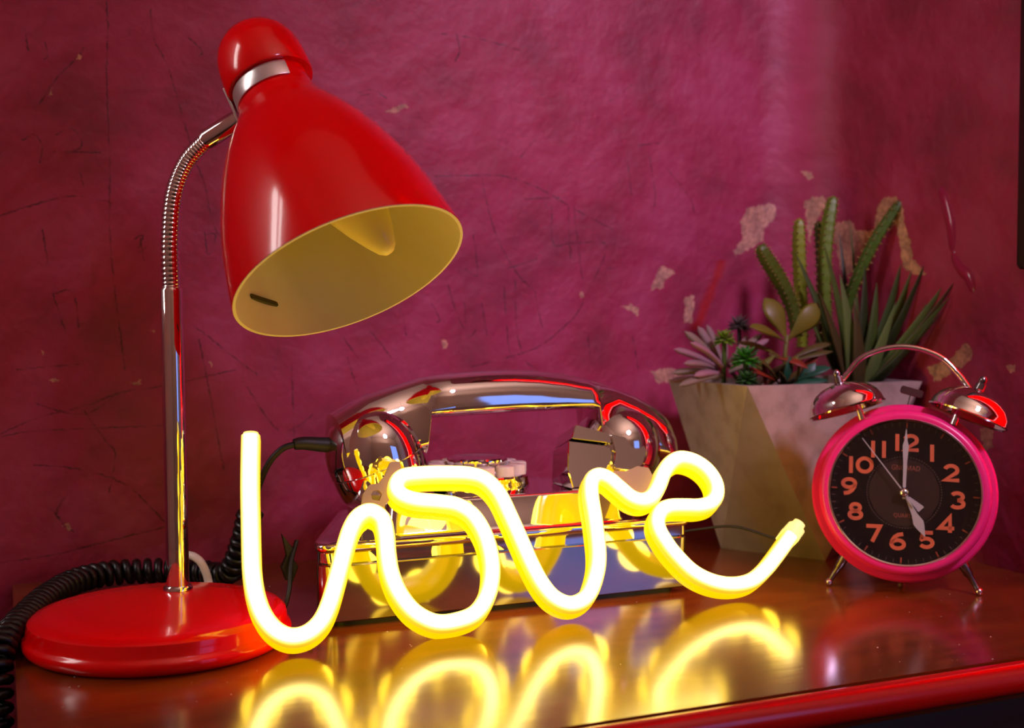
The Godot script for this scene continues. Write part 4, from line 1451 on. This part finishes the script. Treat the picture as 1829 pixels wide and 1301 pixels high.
# ---------------------------------------------------------------- cords
func cords() -> void:
	# the receiver's cord: a moulded end, a smooth lead, then coils that wind behind the lamp and over the table's left end
	var t := thing("coiled_cord", "black coiled telephone cord winding behind the red lamp base", "cord", local(0.1490, 0, -0.6900), TURN)
	var o := Vector3(0.1490, 0, -0.6900)
	var plug := [Vector3(0.1775, 0.0929, -0.657), Vector3(0.1690, 0.0930, -0.657), Vector3(0.1560, 0.0945, -0.657), Vector3(0.1500, 0.0940, -0.657)]
	for i in plug.size():
		plug[i] -= o
	part(t, "strain_relief", tube(smooth(plug, 3), [0.0046, 0.0046, 0.0045, 0.0044, 0.0042, 0.0040, 0.0038, 0.0036, 0.0034, 0.0031], 20), M.black_rubber)
	var lead := []
	for q in [Vector3(0.1510, 0.0940, -0.657), Vector3(0.1440, 0.0920, -0.658), Vector3(0.1375, 0.0850, -0.661), Vector3(0.1335, 0.0740, -0.667), Vector3(0.1315, 0.0600, -0.678), Vector3(0.1310, 0.0500, -0.688)]:
		lead.append(q - o)
	part(t, "lead", tube(smooth(lead, 8), 0.0018, 12), M.black_rubber)
	var way := []
	for q in [Vector3(0.1312, 0.0520, -0.689), Vector3(0.1300, 0.0400, -0.696), Vector3(0.1270, 0.0220, -0.707), Vector3(0.1215, 0.0100, -0.718), Vector3(0.1080, 0.0088, -0.738), Vector3(0.0850, 0.0088, -0.752), Vector3(0.0593, 0.0088, -0.7560), Vector3(0.0380, 0.0088, -0.742), Vector3(0.0210, 0.0088, -0.706), Vector3(0.0090, 0.0087, -0.664), Vector3(0.0030, 0.0087, -0.638), Vector3(-0.0022, 0.0072, -0.618), Vector3(-0.0050, 0.0015, -0.603), Vector3(-0.0058, -0.0200, -0.592), Vector3(-0.0058, -0.0600, -0.587), Vector3(-0.0058, -0.1500, -0.586)]:
		way.append(q - o)
	var line := smooth(way, 24)
	# walk the line and wind the wire round it
	var pts := PackedVector3Array()
	var turn := 0.0
	var side := Vector3.ZERO
	for i in line.size() - 1:
		var a := line[i]
		var b := line[i + 1]
		var d := (b - a).normalized()
		if side == Vector3.ZERO:
			side = d.cross(Vector3.FORWARD).normalized()
		side = (side - d * side.dot(d)).normalized()
		var up := d.cross(side)
		var steps := maxi(1, int(a.distance_to(b) / 0.0066 * 14))
		for j in steps:
			turn += TAU * a.distance_to(b) / steps / 0.0066
			pts.append(a.lerp(b, float(j) / steps) + (side * cos(turn) + up * sin(turn)) * 0.0056)
	part(t, "coil", tube(pts, 0.0026, 8), M.black)
	# thin black line cord with its clip beside the phone
	t = thing("line_cord", "thin black wire with a small jagged clip between lamp base and telephone", "cord", local(0.1400, 0, -0.6300), TURN)
	o = Vector3(0.1400, 0, -0.6300)
	for l in [[Vector3(0.1500, 0.0400, -0.652), Vector3(0.1450, 0.0300, -0.644), Vector3(0.1420, 0.0180, -0.635), Vector3(0.1390, 0.0090, -0.632), Vector3(0.1350, 0.0020, -0.632), Vector3(0.1350, 0.0014, -0.615), Vector3(0.1400, 0.0014, -0.600), Vector3(0.1390, 0.0014, -0.575)], [Vector3(0.1390, 0.0090, -0.632), Vector3(0.1320, 0.0105, -0.648), Vector3(0.1200, 0.0120, -0.668), Vector3(0.1120, 0.0060, -0.690), Vector3(0.1050, 0.0016, -0.705)]]:
		var p := []
		for q in l:
			p.append(q - o)
		part(t, "wire", tube(smooth(p, 6), 0.0013, 8), M.black_rubber)
	part(t, "clip", slab(PackedVector2Array([Vector2(0.0070, 0.0180), Vector2(0.0100, 0.0260), Vector2(0.0072, 0.0310), Vector2(0.0086, 0.0345), Vector2(0.0010, 0.0450), Vector2(0.0035, 0.0330), Vector2(0.0005, 0.0260), Vector2(0.0030, 0.0190)]), -0.022, -0.018, 0.0005), M.black_rubber)
	t = thing("white_cord", "short bend of white cord standing up behind the lamp pole", "cord", local(0.0900, 0, -0.7000), TURN)
	o = Vector3(0.0900, 0, -0.7000)
	var w := []
	for q in [Vector3(0.0930, 0.0240, -0.7120), Vector3(0.0985, 0.0262, -0.7050), Vector3(0.1035, 0.0235, -0.7000), Vector3(0.1068, 0.0170, -0.6990), Vector3(0.1085, 0.0100, -0.6980), Vector3(0.1095, 0.0027, -0.6920)]:
		w.append(q - o)
	part(t, "lead", tube(smooth(w, 6), 0.0024, 12), M.white_plastic)
